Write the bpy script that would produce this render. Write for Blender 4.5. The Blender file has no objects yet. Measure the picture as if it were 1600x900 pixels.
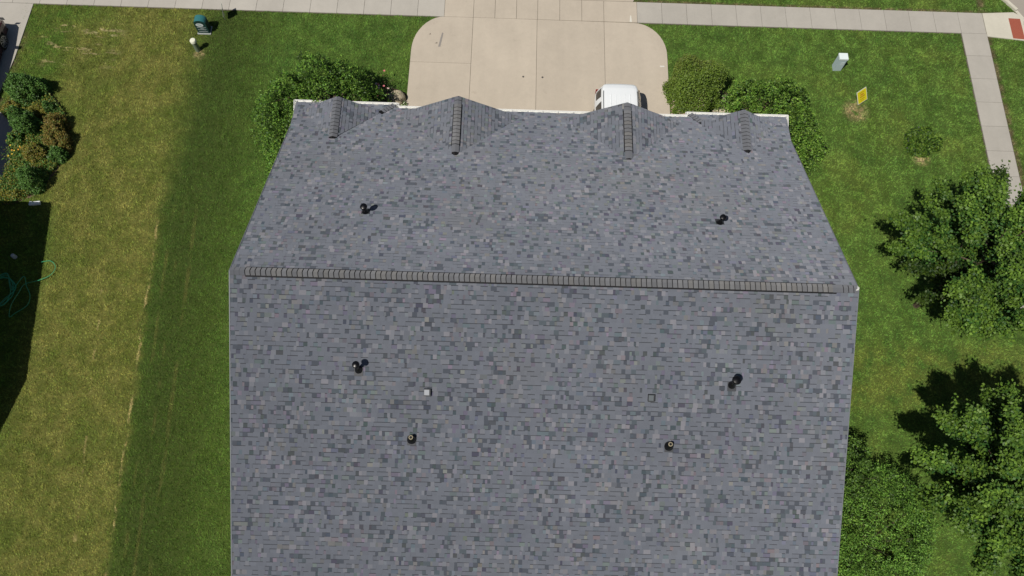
import bpy, math, random
import numpy as np
from mathutils import Vector
random.seed(7); rng = np.random.default_rng(7)
R = math.radians
S = bpy.context.scene

# ------------------------------------------------------------------ camera, sky, sun, exposure
cam_d = bpy.data.cameras.new("camera"); cam = bpy.data.objects.new("camera", cam_d)
S.collection.objects.link(cam); S.camera = cam
cam_d.lens = 36 * 1250 / 1600; cam_d.sensor_width = 36; cam_d.clip_end = 2000; cam_d.clip_start = .1
p_, roll_, yaw_ = R(69.1), R(2.918), R(1.33)
fw = Vector((math.sin(yaw_) * math.cos(p_), math.cos(yaw_) * math.cos(p_), -math.sin(p_)))
r_ = Vector((math.cos(yaw_), -math.sin(yaw_), 0)); u_ = r_.cross(fw)
r2 = r_ * math.cos(roll_) + u_ * math.sin(roll_); u2 = -r_ * math.sin(roll_) + u_ * math.cos(roll_)
from mathutils import Matrix
m3 = Matrix((r2, u2, -fw)).transposed()
cam.matrix_world = Matrix.Translation((0, 0, 30)) @ m3.to_4x4()

SUN_EL, SUN_AZ = 58.5, 46.0            # shadows run towards +x turned 40 degrees to +y
sv = Vector((-math.cos(R(SUN_AZ)) * math.cos(R(SUN_EL)), -math.sin(R(SUN_AZ)) * math.cos(R(SUN_EL)), math.sin(R(SUN_EL))))
w = bpy.data.worlds.new("World"); S.world = w; w.use_nodes = True
nt = w.node_tree; bg = nt.nodes["Background"]
sk = nt.nodes.new("ShaderNodeTexSky"); sk.sky_type = 'NISHITA'; sk.sun_disc = False
sk.sun_elevation = R(SUN_EL); sk.sun_rotation = math.atan2(sv.x, sv.y) % (2 * math.pi)
nt.links.new(sk.outputs[0], bg.inputs[0]); bg.inputs[1].default_value = 0.05
sl = bpy.data.lights.new("sun", 'SUN'); sl.energy = 5.0; sl.angle = R(.5); sl.color = (1, .95, .87)
so = bpy.data.objects.new("sun", sl); S.collection.objects.link(so)
so.rotation_euler = sv.to_track_quat('Z', 'Y').to_euler(); so.location = sv * 60
S.view_settings.view_transform = 'Standard'; S.view_settings.look = 'None'
S.view_settings.gamma = 1; S.view_settings.exposure = -0.28; S.view_settings.use_curve_mapping = False

# ------------------------------------------------------------------ helpers
C = S.collection
def tag(o, label=None, cat=None, group=None, kind=None):
    if label: o["label"] = label
    if cat: o["category"] = cat
    if group: o["group"] = group
    if kind: o["kind"] = kind
    return o
def thing(name, loc, label, cat, group=None):
    o = bpy.data.objects.new(name, None); o.location = loc; o.empty_display_size = .3
    C.objects.link(o); return tag(o, label, cat, group)
def _link(name, me, mat, parent):
    o = bpy.data.objects.new(name, me); C.objects.link(o)
    if mat: me.materials.append(mat)
    if parent is not None: o.parent = parent
    return o
def wloc(p):
    v = Vector((0, 0, 0))
    while p is not None: v = v + Vector(p.location); p = p.parent
    return v
def np_mesh(name, V, F, mat, parent=None, cols=None, smooth=False):
    V = np.asarray(V, dtype=np.float32).reshape(-1, 3).copy(); F = np.asarray(F, dtype=np.int32)
    V -= np.array(wloc(parent), dtype=np.float32)
    me = bpy.data.meshes.new(name); n, k = F.shape
    me.vertices.add(len(V)); me.vertices.foreach_set("co", V.ravel())
    me.loops.add(n * k); me.loops.foreach_set("vertex_index", F.ravel())
    me.polygons.add(n); me.polygons.foreach_set("loop_start", np.arange(0, n * k, k, dtype=np.int32))
    me.update(calc_edges=True)
    if cols is not None:
        a = me.attributes.new("col", 'FLOAT_COLOR', 'FACE')
        c = np.ones((n, 4), dtype=np.float32); c[:, :3] = cols; a.data.foreach_set("color", c.ravel())
    if smooth: me.polygons.foreach_set("use_smooth", np.ones(n, dtype=bool))
    me.update(); return _link(name, me, mat, parent)

class MB:
    """collects faces of one part in world coordinates"""
    def __init__(s): s.v = []; s.f = []; s.c = []
    def face(s, pts, col=(1, 1, 1)):
        i = len(s.v); s.v += [tuple(p) for p in pts]; s.f.append(tuple(range(i, i + len(pts)))); s.c.append(col); return s
    def prism(s, poly, z0, z1, col=(1, 1, 1), bottom=False):
        n = len(poly); s.face([(x, y, z1) for x, y in poly], col)
        for i in range(n):
            a, b = poly[i], poly[(i + 1) % n]
            s.face([(a[0], a[1], z0), (b[0], b[1], z0), (b[0], b[1], z1), (a[0], a[1], z1)], col)
        if bottom: s.face([(x, y, z0) for x, y in reversed(poly)], col)
        return s
    def box(s, a, b, col=(1, 1, 1)):
        (x0, y0, z0), (x1, y1, z1) = a, b
        return s.prism([(x0, y0), (x1, y0), (x1, y1), (x0, y1)], z0, z1, col, True)
    def obox(s, o, ax, ay, az, col=(1, 1, 1)):
        """box from corner-centre o with full vectors ax, ay (centred) and az (from base)"""
        o, ax, ay, az = map(Vector, (o, ax, ay, az))
        q = [o - ax / 2 - ay / 2, o + ax / 2 - ay / 2, o + ax / 2 + ay / 2, o - ax / 2 + ay / 2]
        t = [p + az for p in q]
        s.face(t, col); s.face(q[::-1], col)
        for i in range(4): s.face([q[i], q[(i + 1) % 4], t[(i + 1) % 4], t[i]], col)
        return s
    def tube(s, pts, rad, n=8, col=(1, 1, 1), caps=True):
        pts = [Vector(p) for p in pts]
        if not hasattr(rad, '__len__'): rad = [rad] * len(pts)
        base = len(s.v); ref = None
        for i, p in enumerate(pts):
            d = (pts[min(i + 1, len(pts) - 1)] - pts[max(i - 1, 0)]).normalized()
            if ref is None: ref = d.orthogonal().normalized()
            a = (ref - d * ref.dot(d)).normalized(); ref = a; b = d.cross(a)
            for k in range(n):
                t = 2 * math.pi * k / n; s.v.append(tuple(p + (a * math.cos(t) + b * math.sin(t)) * rad[i]))
        for i in range(len(pts) - 1):
            for k in range(n):
                a0 = base + i * n + k; b0 = base + i * n + (k + 1) % n
                s.f.append((a0, b0, b0 + n, a0 + n)); s.c.append(col)
        if caps:
            s.f.append(tuple(base + k for k in range(n))[::-1]); s.c.append(col)
            e = base + (len(pts) - 1) * n; s.f.append(tuple(e + k for k in range(n))); s.c.append(col)
        return s
    def build(s, name, mat, parent=None, smooth=False, bevel=0):
        off = wloc(parent); me = bpy.data.meshes.new(name)
        me.from_pydata([(x - off.x, y - off.y, z - off.z) for x, y, z in s.v], [], s.f)
        a = me.attributes.new("col", 'FLOAT_COLOR', 'FACE')
        a.data.foreach_set("color", np.array([tuple(c) + (1,) for c in s.c], dtype=np.float32).ravel())
        if smooth:
            me.polygons.foreach_set("use_smooth", [True] * len(me.polygons))
            try: me.set_sharp_from_angle(angle=R(45))
            except Exception: pass
        me.update(); o = _link(name, me, mat, parent)
        if bevel:
            b = o.modifiers.new("bevel", 'BEVEL'); b.width = bevel; b.segments = 2; b.limit_method = 'ANGLE'
        return o

# ------------------------------------------------------------------ node helper
class N:
    def __init__(s, name):
        s.m = bpy.data.materials.new(name); s.m.use_nodes = True; s.t = s.m.node_tree
        s.b = s.t.nodes["Principled BSDF"]; s.b.inputs["Specular IOR Level"].default_value = .2
        s.pos = s.t.nodes.new("ShaderNodeNewGeometry").outputs["Position"]
        sp = s.t.nodes.new("ShaderNodeSeparateXYZ"); s.t.links.new(s.pos, sp.inputs[0])
        s.x, s.y, s.z = sp.outputs
    def n(s, ty, **k):
        d = s.t.nodes.new(ty)
        for a, b in k.items(): setattr(d, a, b)
        return d
    def put(s, sock, v):
        if hasattr(v, 'is_output'): s.t.links.new(v, sock)
        elif isinstance(v, (tuple, list)) and len(v) == 3 and len(sock.default_value) == 4: sock.default_value = (*v, 1)
        else: sock.default_value = v
    def M(s, op, a, b=0., c=0.):
        d = s.n("ShaderNodeMath", operation=op)
        for i, v in enumerate((a, b, c)): s.put(d.inputs[i], v)
        return d.outputs[0]
    def step(s, v, lo, hi):       # smooth 0..1
        d = s.n("ShaderNodeMapRange", interpolation_type='SMOOTHSTEP')
        s.put(d.inputs[0], v); s.put(d.inputs[1], lo); s.put(d.inputs[2], hi); return d.outputs[0]
    def noise(s, scale, detail=3, rough=.55, vec=None, off=0, sc3=None):
        d = s.n("ShaderNodeTexNoise"); v = vec or s.pos
        if sc3 or off:
            mp = s.n("ShaderNodeMapping"); s.put(mp.inputs[0], v); mp.inputs[3].default_value = sc3 or (1, 1, 1)
            mp.inputs[1].default_value = (off, off * 1.7, off * .3); v = mp.outputs[0]
        s.put(d.inputs["Vector"], v); d.inputs["Scale"].default_value = scale
        d.inputs["Detail"].default_value = detail; d.inputs["Roughness"].default_value = rough
        return d.outputs["Fac"]
    def mix(s, f, a, b, mode='MIX'):
        d = s.n("ShaderNodeMix", data_type='RGBA', blend_type=mode)
        s.put(d.inputs[0], f); s.put(d.inputs[6], a); s.put(d.inputs[7], b); return d.outputs[2]
    def attr(s): return s.n("ShaderNodeAttribute", attribute_name="col").outputs["Color"]
    def scale_col(s, col, f):     # multiply colour by a number
        d = s.n("ShaderNodeVectorMath", operation='SCALE'); s.put(d.inputs[0], col); s.put(d.inputs[3], f); return d.outputs[0]
    def out(s, col, rough=.8, bump=None, bs=.3, bd=.01):
        s.put(s.b.inputs["Base Color"], col); s.put(s.b.inputs["Roughness"], rough)
        if bump is not None:
            d = s.n("ShaderNodeBump"); s.put(d.inputs["Height"], bump); d.inputs["Strength"].default_value = bs
            d.inputs["Distance"].default_value = bd; s.t.links.new(d.outputs[0], s.b.inputs["Normal"])
        return s.m
def rng_scale(k, v, lo, hi): return k.M('MULTIPLY_ADD', v, hi - lo, lo)

def plain(name, col, rough=.6, spec=.3, metal=0., var=.12, nscale=9, attr=False):
    k = N(name); k.b.inputs["Specular IOR Level"].default_value = spec; k.b.inputs["Metallic"].default_value = metal
    f = rng_scale(k, k.noise(nscale, 4), 1 - var, 1 + var); c = k.scale_col(k.attr() if attr else tuple(col), f) if attr else None
    if c is None:
        rgb = k.n("ShaderNodeRGB"); rgb.outputs[0].default_value = (*col, 1); c = k.scale_col(rgb.outputs[0], f)
    return k.out(c, rough)

# ---- grass colour shared by the soil sheet and the blades
def grass_colour(k):
    x, y = k.x, k.y
    n1 = k.noise(.35, 3); n2 = k.noise(1.6, 4, .6, off=11); n3 = k.noise(7, 4, .65, off=5)
    wob = k.M('MULTIPLY', k.M('SUBTRACT', k.noise(1.3, 4, .6, off=31), .5), .8)
    xb = k.M('ADD', k.M('MULTIPLY', k.M('MAXIMUM', k.M('SUBTRACT', 14, y), 0), .05), -14.35)
    d = k.M('SUBTRACT', k.M('ADD', x, wob), xb)                       # distance right of the seam between the lots
    olive = k.mix(k.step(n2, .3, .7), (.096, .118, .020), (.168, .168, .040))
    olive = k.mix(k.M('MULTIPLY', k.step(n3, .48, .70), .7), olive, (.070, .085, .013))
    olive = k.mix(k.M('MULTIPLY', k.step(n1, .50, .66), .5), olive, (.076, .112, .016))
    edge = k.M('MAXIMUM', k.step(k.M('ADD', x, k.M('MULTIPLY', k.step(y, 13, 16), 1.4)), -17.9, -19.0), k.M('MULTIPLY', k.step(y, 22.8, 24.4), k.step(x, -17, -20)))
    olive = k.mix(k.M('MULTIPLY', edge, k.step(n2, .2, .6)), olive, (.060, .110, .014))
    green = k.mix(k.step(n2, .3, .68), (.046, .096, .015), (.080, .145, .024))
    green = k.mix(k.M('MULTIPLY', k.step(n1, .45, .7), .35), green, (.098, .140, .022))
    green = k.mix(k.M('MULTIPLY', k.step(n3, .5, .72), .55), green, (.032, .072, .007))
    # mowing bands running along the house
    ws = k.M('SINE', k.M('MULTIPLY', k.M('ADD', x, k.M('MULTIPLY', wob, .5)), 5.2))
    green = k.mix(k.M('MULTIPLY', k.step(ws, 0, 1), .22), green, (.040, .078, .008))
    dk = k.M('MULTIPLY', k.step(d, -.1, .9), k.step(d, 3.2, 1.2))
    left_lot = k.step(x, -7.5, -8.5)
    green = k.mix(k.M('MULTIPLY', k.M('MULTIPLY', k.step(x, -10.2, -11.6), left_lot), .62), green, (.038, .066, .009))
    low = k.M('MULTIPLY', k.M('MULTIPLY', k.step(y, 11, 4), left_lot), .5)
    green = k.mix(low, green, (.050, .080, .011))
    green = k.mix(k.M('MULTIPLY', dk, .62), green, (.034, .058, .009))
    for lx, lw in ((.55, .05), (.95, .04), (1.5, .06)):
        lf = k.M('MULTIPLY', k.step(k.M('ABSOLUTE', k.M('SUBTRACT', k.M('SUBTRACT', x, xb), lx)), lw + .05, lw - .02), k.step(k.noise(1.2, 3, .6, off=lx * 90, sc3=(1, .4, 1)), .45, .6))
        green = k.mix(k.M('MULTIPLY', k.M('MULTIPLY', lf, .5), k.step(y, 16, 12)), green, (.115, .115, .030))
    # drier, yellower patches on the corner lawn
    rp = k.M('MULTIPLY', k.step(x, 10, 12), k.step(k.noise(.55, 3, off=77), .5, .68))
    green = k.mix(k.M('MULTIPLY', rp, .35), green, (.115, .145, .026))
    dry2 = k.M('MULTIPLY', k.step(k.M('ABSOLUTE', k.M('SUBTRACT', y, 8.2)), 2.0, .6), k.step(x, 11.5, 13.5))
    green = k.mix(k.M('MULTIPLY', k.M('MULTIPLY', dry2, .5), k.step(n2, .35, .6)), green, (.125, .135, .026))
    soft = k.M('MULTIPLY', k.step(y, 12, 21), .9)
    col = k.mix(k.step(d, k.M('ADD', .28, soft), k.M('SUBTRACT', -.22, soft)), green, olive)
    # straw-coloured seams
    sn = k.step(k.noise(3.0, 3, .7, off=3, sc3=(1, .35, 1)), .46, .6)
    jag = k.M('MULTIPLY', k.M('SUBTRACT', k.noise(2.2, 4, .7, off=9), .5), .35)
    d0 = k.M('ABSOLUTE', k.M('ADD', k.M('SUBTRACT', x, xb), jag))
    s1 = k.M('MULTIPLY', k.M('MULTIPLY', k.step(d0, .075, .02), sn), k.step(y, 15.5, 13))
    xb2 = k.M('ADD', k.M('MULTIPLY', k.M('SUBTRACT', 11.2, y), .108), -16.06)
    d2 = k.M('ABSOLUTE', k.M('ADD', k.M('SUBTRACT', x, xb2), jag))
    s2 = k.M('MULTIPLY', k.M('MULTIPLY', k.step(d2, .06, .015), k.step(k.noise(1.5, 3, .7, off=51), .5, .58)), k.step(y, 12, 11))
    col = k.mix(k.M('MAXIMUM', k.M('MULTIPLY', s1, .85), k.M('MULTIPLY', s2, .6)), col, (.34, .28, .11))
    # dead streaks on the far side of the left lot
    ds = k.M('MULTIPLY', k.step(k.M('ABSOLUTE', k.M('SUBTRACT', y, 22.6)), 1.5, .8), k.step(k.M('ABSOLUTE', k.M('ADD', x, 19.4)), 2.2, 1.0))
    dn = k.step(k.noise(2.6, 4, .65, off=21, sc3=(.45, 1.3, 1)), .56, .66)
    col = k.mix(k.M('MULTIPLY', k.M('MULTIPLY', ds, dn), .9), col, (.36, .30, .15))
    for (bx, by, br) in ((15.25, 20.3, .75), (17.8, 18.0, .5), (-4.3, 20.3, .35), (21.2, 24.1, .0), (-14.0, 22.2, .35)):
        if br == 0: continue
        dd = k.M('SQRT', k.M('ADD', k.M('POWER', k.M('SUBTRACT', x, bx), 2), k.M('POWER', k.M('SUBTRACT', y, by), 2)))
        col = k.mix(k.M('MULTIPLY', k.step(dd, br, br * .3), k.step(n3, .35, .6)), col, (.26, .21, .10))
    el = k.M('SUBTRACT', x, k.M('SUBTRACT', -21.95, k.M('MULTIPLY', k.M('SUBTRACT', 24.7, y), .07)))
    e1 = k.M('MULTIPLY', k.step(el, .42, .05), k.step(y, 23.6, 22.6))
    e2 = k.M('MULTIPLY', k.step(k.M('ABSOLUTE', k.M('SUBTRACT', x, 21.95)), .28, .05), k.step(x, 21.5, 21.8))
    e3 = k.M('MULTIPLY', k.step(k.M('ABSOLUTE', k.M('SUBTRACT', y, 25.92)), .16, .03), k.step(x, 5, 6))
    ed = k.M('MULTIPLY', k.M('MAXIMUM', k.M('MAXIMUM', e1, e2), e3), k.step(k.noise(2.4, 4, .7, off=61), .36, .56))
    col = k.mix(k.M('MULTIPLY', ed, .85), col, (.105, .080, .045))
    return col, n3

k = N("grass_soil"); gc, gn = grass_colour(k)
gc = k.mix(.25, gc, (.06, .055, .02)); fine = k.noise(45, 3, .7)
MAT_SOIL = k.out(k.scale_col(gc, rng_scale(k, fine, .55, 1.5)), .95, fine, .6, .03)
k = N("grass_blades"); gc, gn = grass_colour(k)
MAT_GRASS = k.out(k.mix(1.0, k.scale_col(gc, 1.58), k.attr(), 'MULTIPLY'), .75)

def leaf_mat(name):
    k = N(name); col = k.attr(); k.out(col, .5); k.b.inputs["Specular IOR Level"].default_value = .25
    tr = k.n("ShaderNodeBsdfTranslucent"); k.put(tr.inputs[0], k.mix(1, col, (1.5, 1.6, .6), 'MULTIPLY'))
    mx = k.n("ShaderNodeMixShader"); mx.inputs[0].default_value = .14
    k.t.links.new(k.b.outputs[0], mx.inputs[1]); k.t.links.new(tr.outputs[0], mx.inputs[2])
    k.t.links.new(mx.outputs[0], k.t.nodes["Material Output"].inputs[0]); return k.m
MAT_LEAF = leaf_mat("leaves")
MAT_BARK = plain("bark", (.10, .075, .055), .9, .1, var=.4, nscale=14)

def concrete(name, tint):
    k = N(name); a = k.attr(); n1 = k.noise(.7, 4, .6); n2 = k.noise(6, 4, .65, off=4); n3 = k.noise(60, 2, .6)
    f = k.M('MULTIPLY', rng_scale(k, n1, .88, 1.12), k.M('MULTIPLY', rng_scale(k, n2, .93, 1.07), rng_scale(k, n3, .9, 1.1)))
    c = k.scale_col(k.mix(1, a, tint, 'MULTIPLY'), f)
    c = k.scale_col(c, rng_scale(k, k.noise(1.6, 4, .6, off=13, sc3=(1.3, .16, 1)), .93, 1.07))
    st = k.step(k.noise(1.3, 5, .7, off=41), .60, .75)
    c = k.mix(k.M('MULTIPLY', st, .25), c, (.24, .20, .15))
    return k.out(c, .9, n3, .25, .004)
MAT_CONC = concrete("concrete", (1, 1, 1))
MAT_GAP = plain("joint_dirt", (.10, .085, .065), .95, .1, var=.3, nscale=20)
k = N("asphalt_road"); MAT_ROAD = k.out(k.scale_col(k.mix(k.noise(.5, 3), (.30, .27, .23), (.36, .325, .28)), rng_scale(k, k.noise(50, 2), .85, 1.15)), .9)
k = N("mulch"); nn = k.noise(22, 4, .7)
MAT_MULCH = k.out(k.mix(k.step(nn, .35, .68), (.07, .045, .03), (.30, .20, .14)), .95, nn, 1, .05)
k = N("shingle_asphalt"); g = k.noise(140, 2, .6); b1 = k.noise(.33, 3, .5); b2 = k.noise(3.1, 3, .6, off=8)
c = k.scale_col(k.attr(), k.M('MULTIPLY', rng_scale(k, g, .72, 1.28), k.M('MULTIPLY', rng_scale(k, b1, .86, 1.14), rng_scale(k, b2, .92, 1.08))))
c = k.mix(k.M('MULTIPLY', k.step(k.noise(.30, 3, off=66), .52, .7), .45), c, k.mix(1, c, (1.08, 1.03, .94), 'MULTIPLY'))
k.b.inputs["Diffuse Roughness"].default_value = 1.0
MAT_SHINGLE = k.out(c, .95, g, .3, .003)
MAT_VENTBODY = plain("vent_black", (.012, .012, .013), .7, .2)
MAT_WHITE = plain("white_trim", (.78, .78, .75), .45, .4, var=.05)
MAT_SIDING = plain("beige_siding", (.52, .47, .38), .6, .3, var=.06)
MAT_BLACKPIPE = plain("black_rubber", (.004, .004, .005), .33, .4, var=.1)
MAT_RAW = plain("colour_by_face", (1, 1, 1), .55, .35, var=.05, attr=True)
MAT_DARKGLASS = plain("dark_glass", (.012, .014, .017), .06, .7, var=0)
MAT_ROCK = plain("limestone", (1, 1, 1), .9, .15, var=.45, nscale=7, attr=True)
MAT_CHROME = plain("alloy", (.42, .43, .45), .3, .5, .8, var=.02)
MAT_TYRE = plain("tyre_rubber", (.018, .018, .018), .8, .2)
k = N("white_car_paint"); k.b.inputs["Coat Weight"].default_value = .6; MAT_VAN = k.out((.76, .79, .81), .3)
k = N("maroon_car_paint"); k.b.inputs["Coat Weight"].default_value = .6; MAT_MAROON = k.out((.035, .010, .009), .3)
MAT_HOSE = plain("green_hose", (.05, .34, .17), .35, .5, var=.05)

# ------------------------------------------------------------------ polygon clip
def clip_poly(sub, clip):
    out = list(sub); n = len(clip)
    for i in range(n):
        a, b = clip[i], clip[(i + 1) % n]; inp = out; out = []
        if not inp: return []
        def side(p): return (b[0] - a[0]) * (p[1] - a[1]) - (b[1] - a[1]) * (p[0] - a[0])
        for j in range(len(inp)):
            P, Q = inp[j - 1], inp[j]; sp, sq = side(P), side(Q)
            if (sp >= 0) != (sq >= 0):
                t = sp / (sp - sq); out.append((P[0] + t * (Q[0] - P[0]), P[1] + t * (Q[1] - P[1])))
            if sq >= 0: out.append(Q)
    return out
def ccw(p):
    a = sum(p[i - 1][0] * p[i][1] - p[i][0] * p[i - 1][1] for i in range(len(p)))
    return p if a > 0 else p[::-1]
def inside(px, py, poly):
    poly = ccw(poly); ok = np.ones(len(px), bool)
    for i in range(len(poly)):
        a, b = poly[i], poly[(i + 1) % len(poly)]
        ok &= ((b[0] - a[0]) * (py - a[1]) - (b[1] - a[1]) * (px - a[0])) >= 0
    return ok

# ================================================================== SETTING
# ground sheet
o = MB().face([(-600, -500, 0), (600, -500, 0), (600, 700, 0), (-600, 700, 0)]).build("ground", MAT_SOIL); tag(o, kind="structure")

TAN = (.470, .412, .335); GREY = (.42, .395, .350); PALE = (.56, .53, .44)
def slab(mb, poly, z0, z1, col, gap=.007):
    """concrete slab, shrunk a little so that real joints stay open"""
    poly = ccw(poly)
    if len(poly) < 3: return
    cx = sum(p[0] for p in poly) / len(poly); cy = sum(p[1] for p in poly) / len(poly)
    q = [(x - math.copysign(min(gap, abs(x - cx)), x - cx), y - math.copysign(min(gap, abs(y - cy)), y - cy)) for x, y in poly]
    j = 1 + random.uniform(-.035, .035); mb.prism(q, z0, z1, (col[0] * j, col[1] * j, col[2] * j))
Z = .045
# driveway of the duplex
def arc(cx, cy, rx, ry, a0, a1, n=10): return [(cx + rx * math.cos(R(a0 + (a1 - a0) * i / n)), cy + ry * math.sin(R(a0 + (a1 - a0) * i / n))) for i in range(n + 1)]
drive = ccw([(-4.60, 17.0)] + [(7.0, 17.0)] + arc(5.55, 22.95, 1.47, 1.72, 0, 90) + arc(-3.1, 22.75, 1.47, 1.95, 90, 180))
mb = MB(); xs = [-5, -1.84, 1.10, 4.18, 7.5]; ys = [16, 22.15, 24.69]
for i in range(4):
    for j in range(2):
        if i in (1, 2, 3) and j == 0:
            continue
        y0 = 16 if i in (1, 2, 3) else ys[j]
        slab(mb, clip_poly([(xs[i], y0), (xs[i + 1], y0), (xs[i + 1], ys[j + 1]), (xs[i], ys[j + 1])], drive), 0, Z, TAN)
o = mb.build("driveway", MAT_CONC); tag(o, kind="structure")
dirt = MB()
# sidewalk along the front
mb = MB(); x = -1.84
ycs = (24.69, 25.87)
cross = [-3.18, -1.84, -.85, .14, 1.12, 2.14, 3.16, 4.18, 5.72]
for a, b in zip(cross[:-1], cross[1:]): slab(mb, [(a, ycs[0]), (b, ycs[0]), (b, ycs[1]), (a, ycs[1])], 0, Z, TAN)
x = -3.18
while x > -60:
    slab(mb, [(x - 1.235, ycs[0]), (x, ycs[0]), (x, ycs[1]), (x - 1.235, ycs[1])], 0, Z, GREY); x -= 1.235
x = 5.72; xr = [5.72 + 1.165 * i for i in range(14)] + [21.88]
xr = [5.72 + (21.88 - 5.72) * i / 14 for i in range(15)]
for a, b in zip(xr[:-1], xr[1:]): slab(mb, [(a, ycs[0]), (b, ycs[0]), (b, ycs[1]), (a, ycs[1])], 0, Z, (GREY[0] * .93, GREY[1] * .93, GREY[2] * .93))
o = mb.build("sidewalk", MAT_CONC); tag(o, kind="structure")
# side walk running down the corner lot
mb = MB(); y = 24.69
while y > -40:
    slab(mb, [(20.72, y - 1.245), (21.90, y - 1.245), (21.90, y), (20.72, y)], 0, Z, (GREY[0] * .93, GREY[1] * .93, GREY[2] * .93)); y -= 1.245
o = mb.build("side_path", MAT_CONC); tag(o, kind="structure")
# joint dirt below the slabs
dirt.face([(-62, 24.66, .006), (21.92, 24.66, .006), (21.92, 25.9, .006), (-62, 25.9, .006)])
dirt.face([(20.68, -40, .006), (21.95, -40, .006), (21.95, 24.655, .006), (20.68, 24.655, .006)])
dirt.face([(x_ * 1.0, y_, .008) for x_, y_ in drive][:]) if False else dirt.face([(x_, min(y_, 24.65), .006) for x_, y_ in drive])
o = dirt.build("joint_bed", MAT_GAP); tag(o, kind="structure")
# corner ramp and its tactile pad, kerbs and streets
mb = MB(); slab(mb, [(21.9, 24.55), (23.75, 24.36), (23.75, 25.72), (23.4, 25.98), (21.9, 25.87)], 0, Z, PALE, .004)
o = mb.build("kerb_ramp", MAT_CONC); tag(o, kind="structure")
curb = [(21.7, 29.4), (22.35, 28.0), (22.95, 26.78), (23.5, 26.05), (23.75, 25.6), (23.98, 24.9), (24.12, 23.8), (24.15, 20), (24.15, -40)]
road = MB()
cl = curb[::-1]
road.face([(24.15, -80, .004), (33, -80, .004), (33, 40, .004), (24.15, 40, .004)])
road.face([(21.7, 29.4, .005), (22.35, 28.0, .005), (22.95, 26.78, .005), (23.5, 26.05, .005), (24.2, 24.4, .005), (24.2, 29.4, .005)])
road.face([(-120, 29.35, .006), (120, 29.35, .006), (120, 38.0, .006), (-120, 38.0, .006)])
o = road.build("street", MAT_ROAD); tag(o, kind="structure")
kb = MB()
for (a, b) in list(zip(curb[:-1], curb[1:])) + [((-120, 29.42), (-4.6, 29.42)), ((7.0, 29.42), (21.7, 29.42))]:
    d = Vector((b[0] - a[0], b[1] - a[1])).normalized(); nx, ny = d.y * .13, -d.x * .13
    h = .03 if (24 < a[1] < 26.4 and a[0] > 23) else .12
    kb.prism(ccw([(a[0] - nx, a[1] - ny), (b[0] - nx, b[1] - ny), (b[0] + nx * .1, b[1] + ny * .1), (a[0] + nx * .1, a[1] + ny * .1)]), 0, h, PALE)
o = kb.build("kerb", MAT_CONC); tag(o, kind="structure")
# apron between sidewalk and street
mb = MB()
for a, b in ((-3.9, -.9), (-.9, 1.12), (1.12, 3.16), (3.16, 6.3)):
    la = -.75 if a == -3.9 else 0; rb = .75 if b == 6.3 else 0
    slab(mb, [((-3.18 if a == -3.9 else a), 25.88), ((5.56 if b == 6.3 else b), 25.88), (b + rb, 29.35), (a + la, 29.35)], 0, Z, TAN)
o = mb.build("driveway_apron", MAT_CONC); tag(o, kind="structure")
# neighbour's driveway and walk
mb = MB()
nd = [(-34, 24.68), (-21.95, 24.68), (-22.0, 23.1), (-22.08, 21.7), (-22.32, 19.7), (-22.3, 18.5), (-34, 18.5)]
slab(mb, [(-26.5, 18.9), (-22.32, 18.9), (-22.32, 19.7), (-22.08, 21.7), (-21.96, 24.68), (-26.5, 24.68)], 0, Z, GREY)
slab(mb, [(-31, 17), (-26.51, 17), (-26.51, 24.68), (-31, 24.68)], 0, Z, GREY)
o = mb.build("neighbour_driveway", MAT_CONC); tag(o, kind="structure")
mb = MB()
ppatio = [(-26.5, 14.4), (-21.55, 14.4), (-21.15, 15.2), (-21.0, 16.4), (-21.1, 17.5), (-21.35, 18.3), (-22.0, 18.88), (-26.5, 18.88)]
slab(mb, ppatio, 0, .04, (.27, .27, .28))
o = mb.build("neighbour_walk", MAT_CONC); tag(o, kind="structure")
# planting beds
def bed(poly, z=.012):
    return tag(MB().face([(x, y, z) for x, y in ccw(poly)]).build("planting_bed", MAT_MULCH), kind="structure")
bed_L = [(-22.2, 19.4), (-21.2, 20.3), (-20.3, 20.3), (-19.2, 18.9), (-18.7, 17.6), (-18.9, 16.2), (-19.5, 15.0), (-20.4, 14.5), (-21.6, 14.4), (-21.3, 16.5), (-22.2, 18.9)]
bl = bed([(-22.25, 18.9), (-21.5, 20.1), (-20.3, 20.2), (-19.2, 18.9), (-18.75, 17.6), (-18.95, 16.2), (-19.5, 15.0), (-20.4, 14.5), (-22.3, 14.4)])
bed_F = [(-8.2, 17.0), (-4.64, 17.0), (-4.64, 20.5), (-5.2, 20.75), (-6.4, 20.7), (-8.2, 19.9)]; bed(bed_F)
bed_G = [(7.04, 17.0), (11.6, 17.0), (11.6, 19.6), (9.8, 21.0), (8.3, 21.5), (7.3, 21.2), (7.04, 20.7)]; bed(bed_G)
bed_H = [(-9.9, 12.5), (-7.9, 12.5), (-7.9, 19.0), (-9.9, 19.0)]; bed(bed_H)

# ================================================================== HOUSE
YR, ZR, SL = 8.868, 7.554, .509
XL, XR = -8.31, 10.69
YE, YM = 17.93, 17.72
YB = .24
house = thing("duplex_house", (1.19, 9, 0), "large duplex whose grey shingled roof fills the middle, four small gables at its front", "house")

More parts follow.
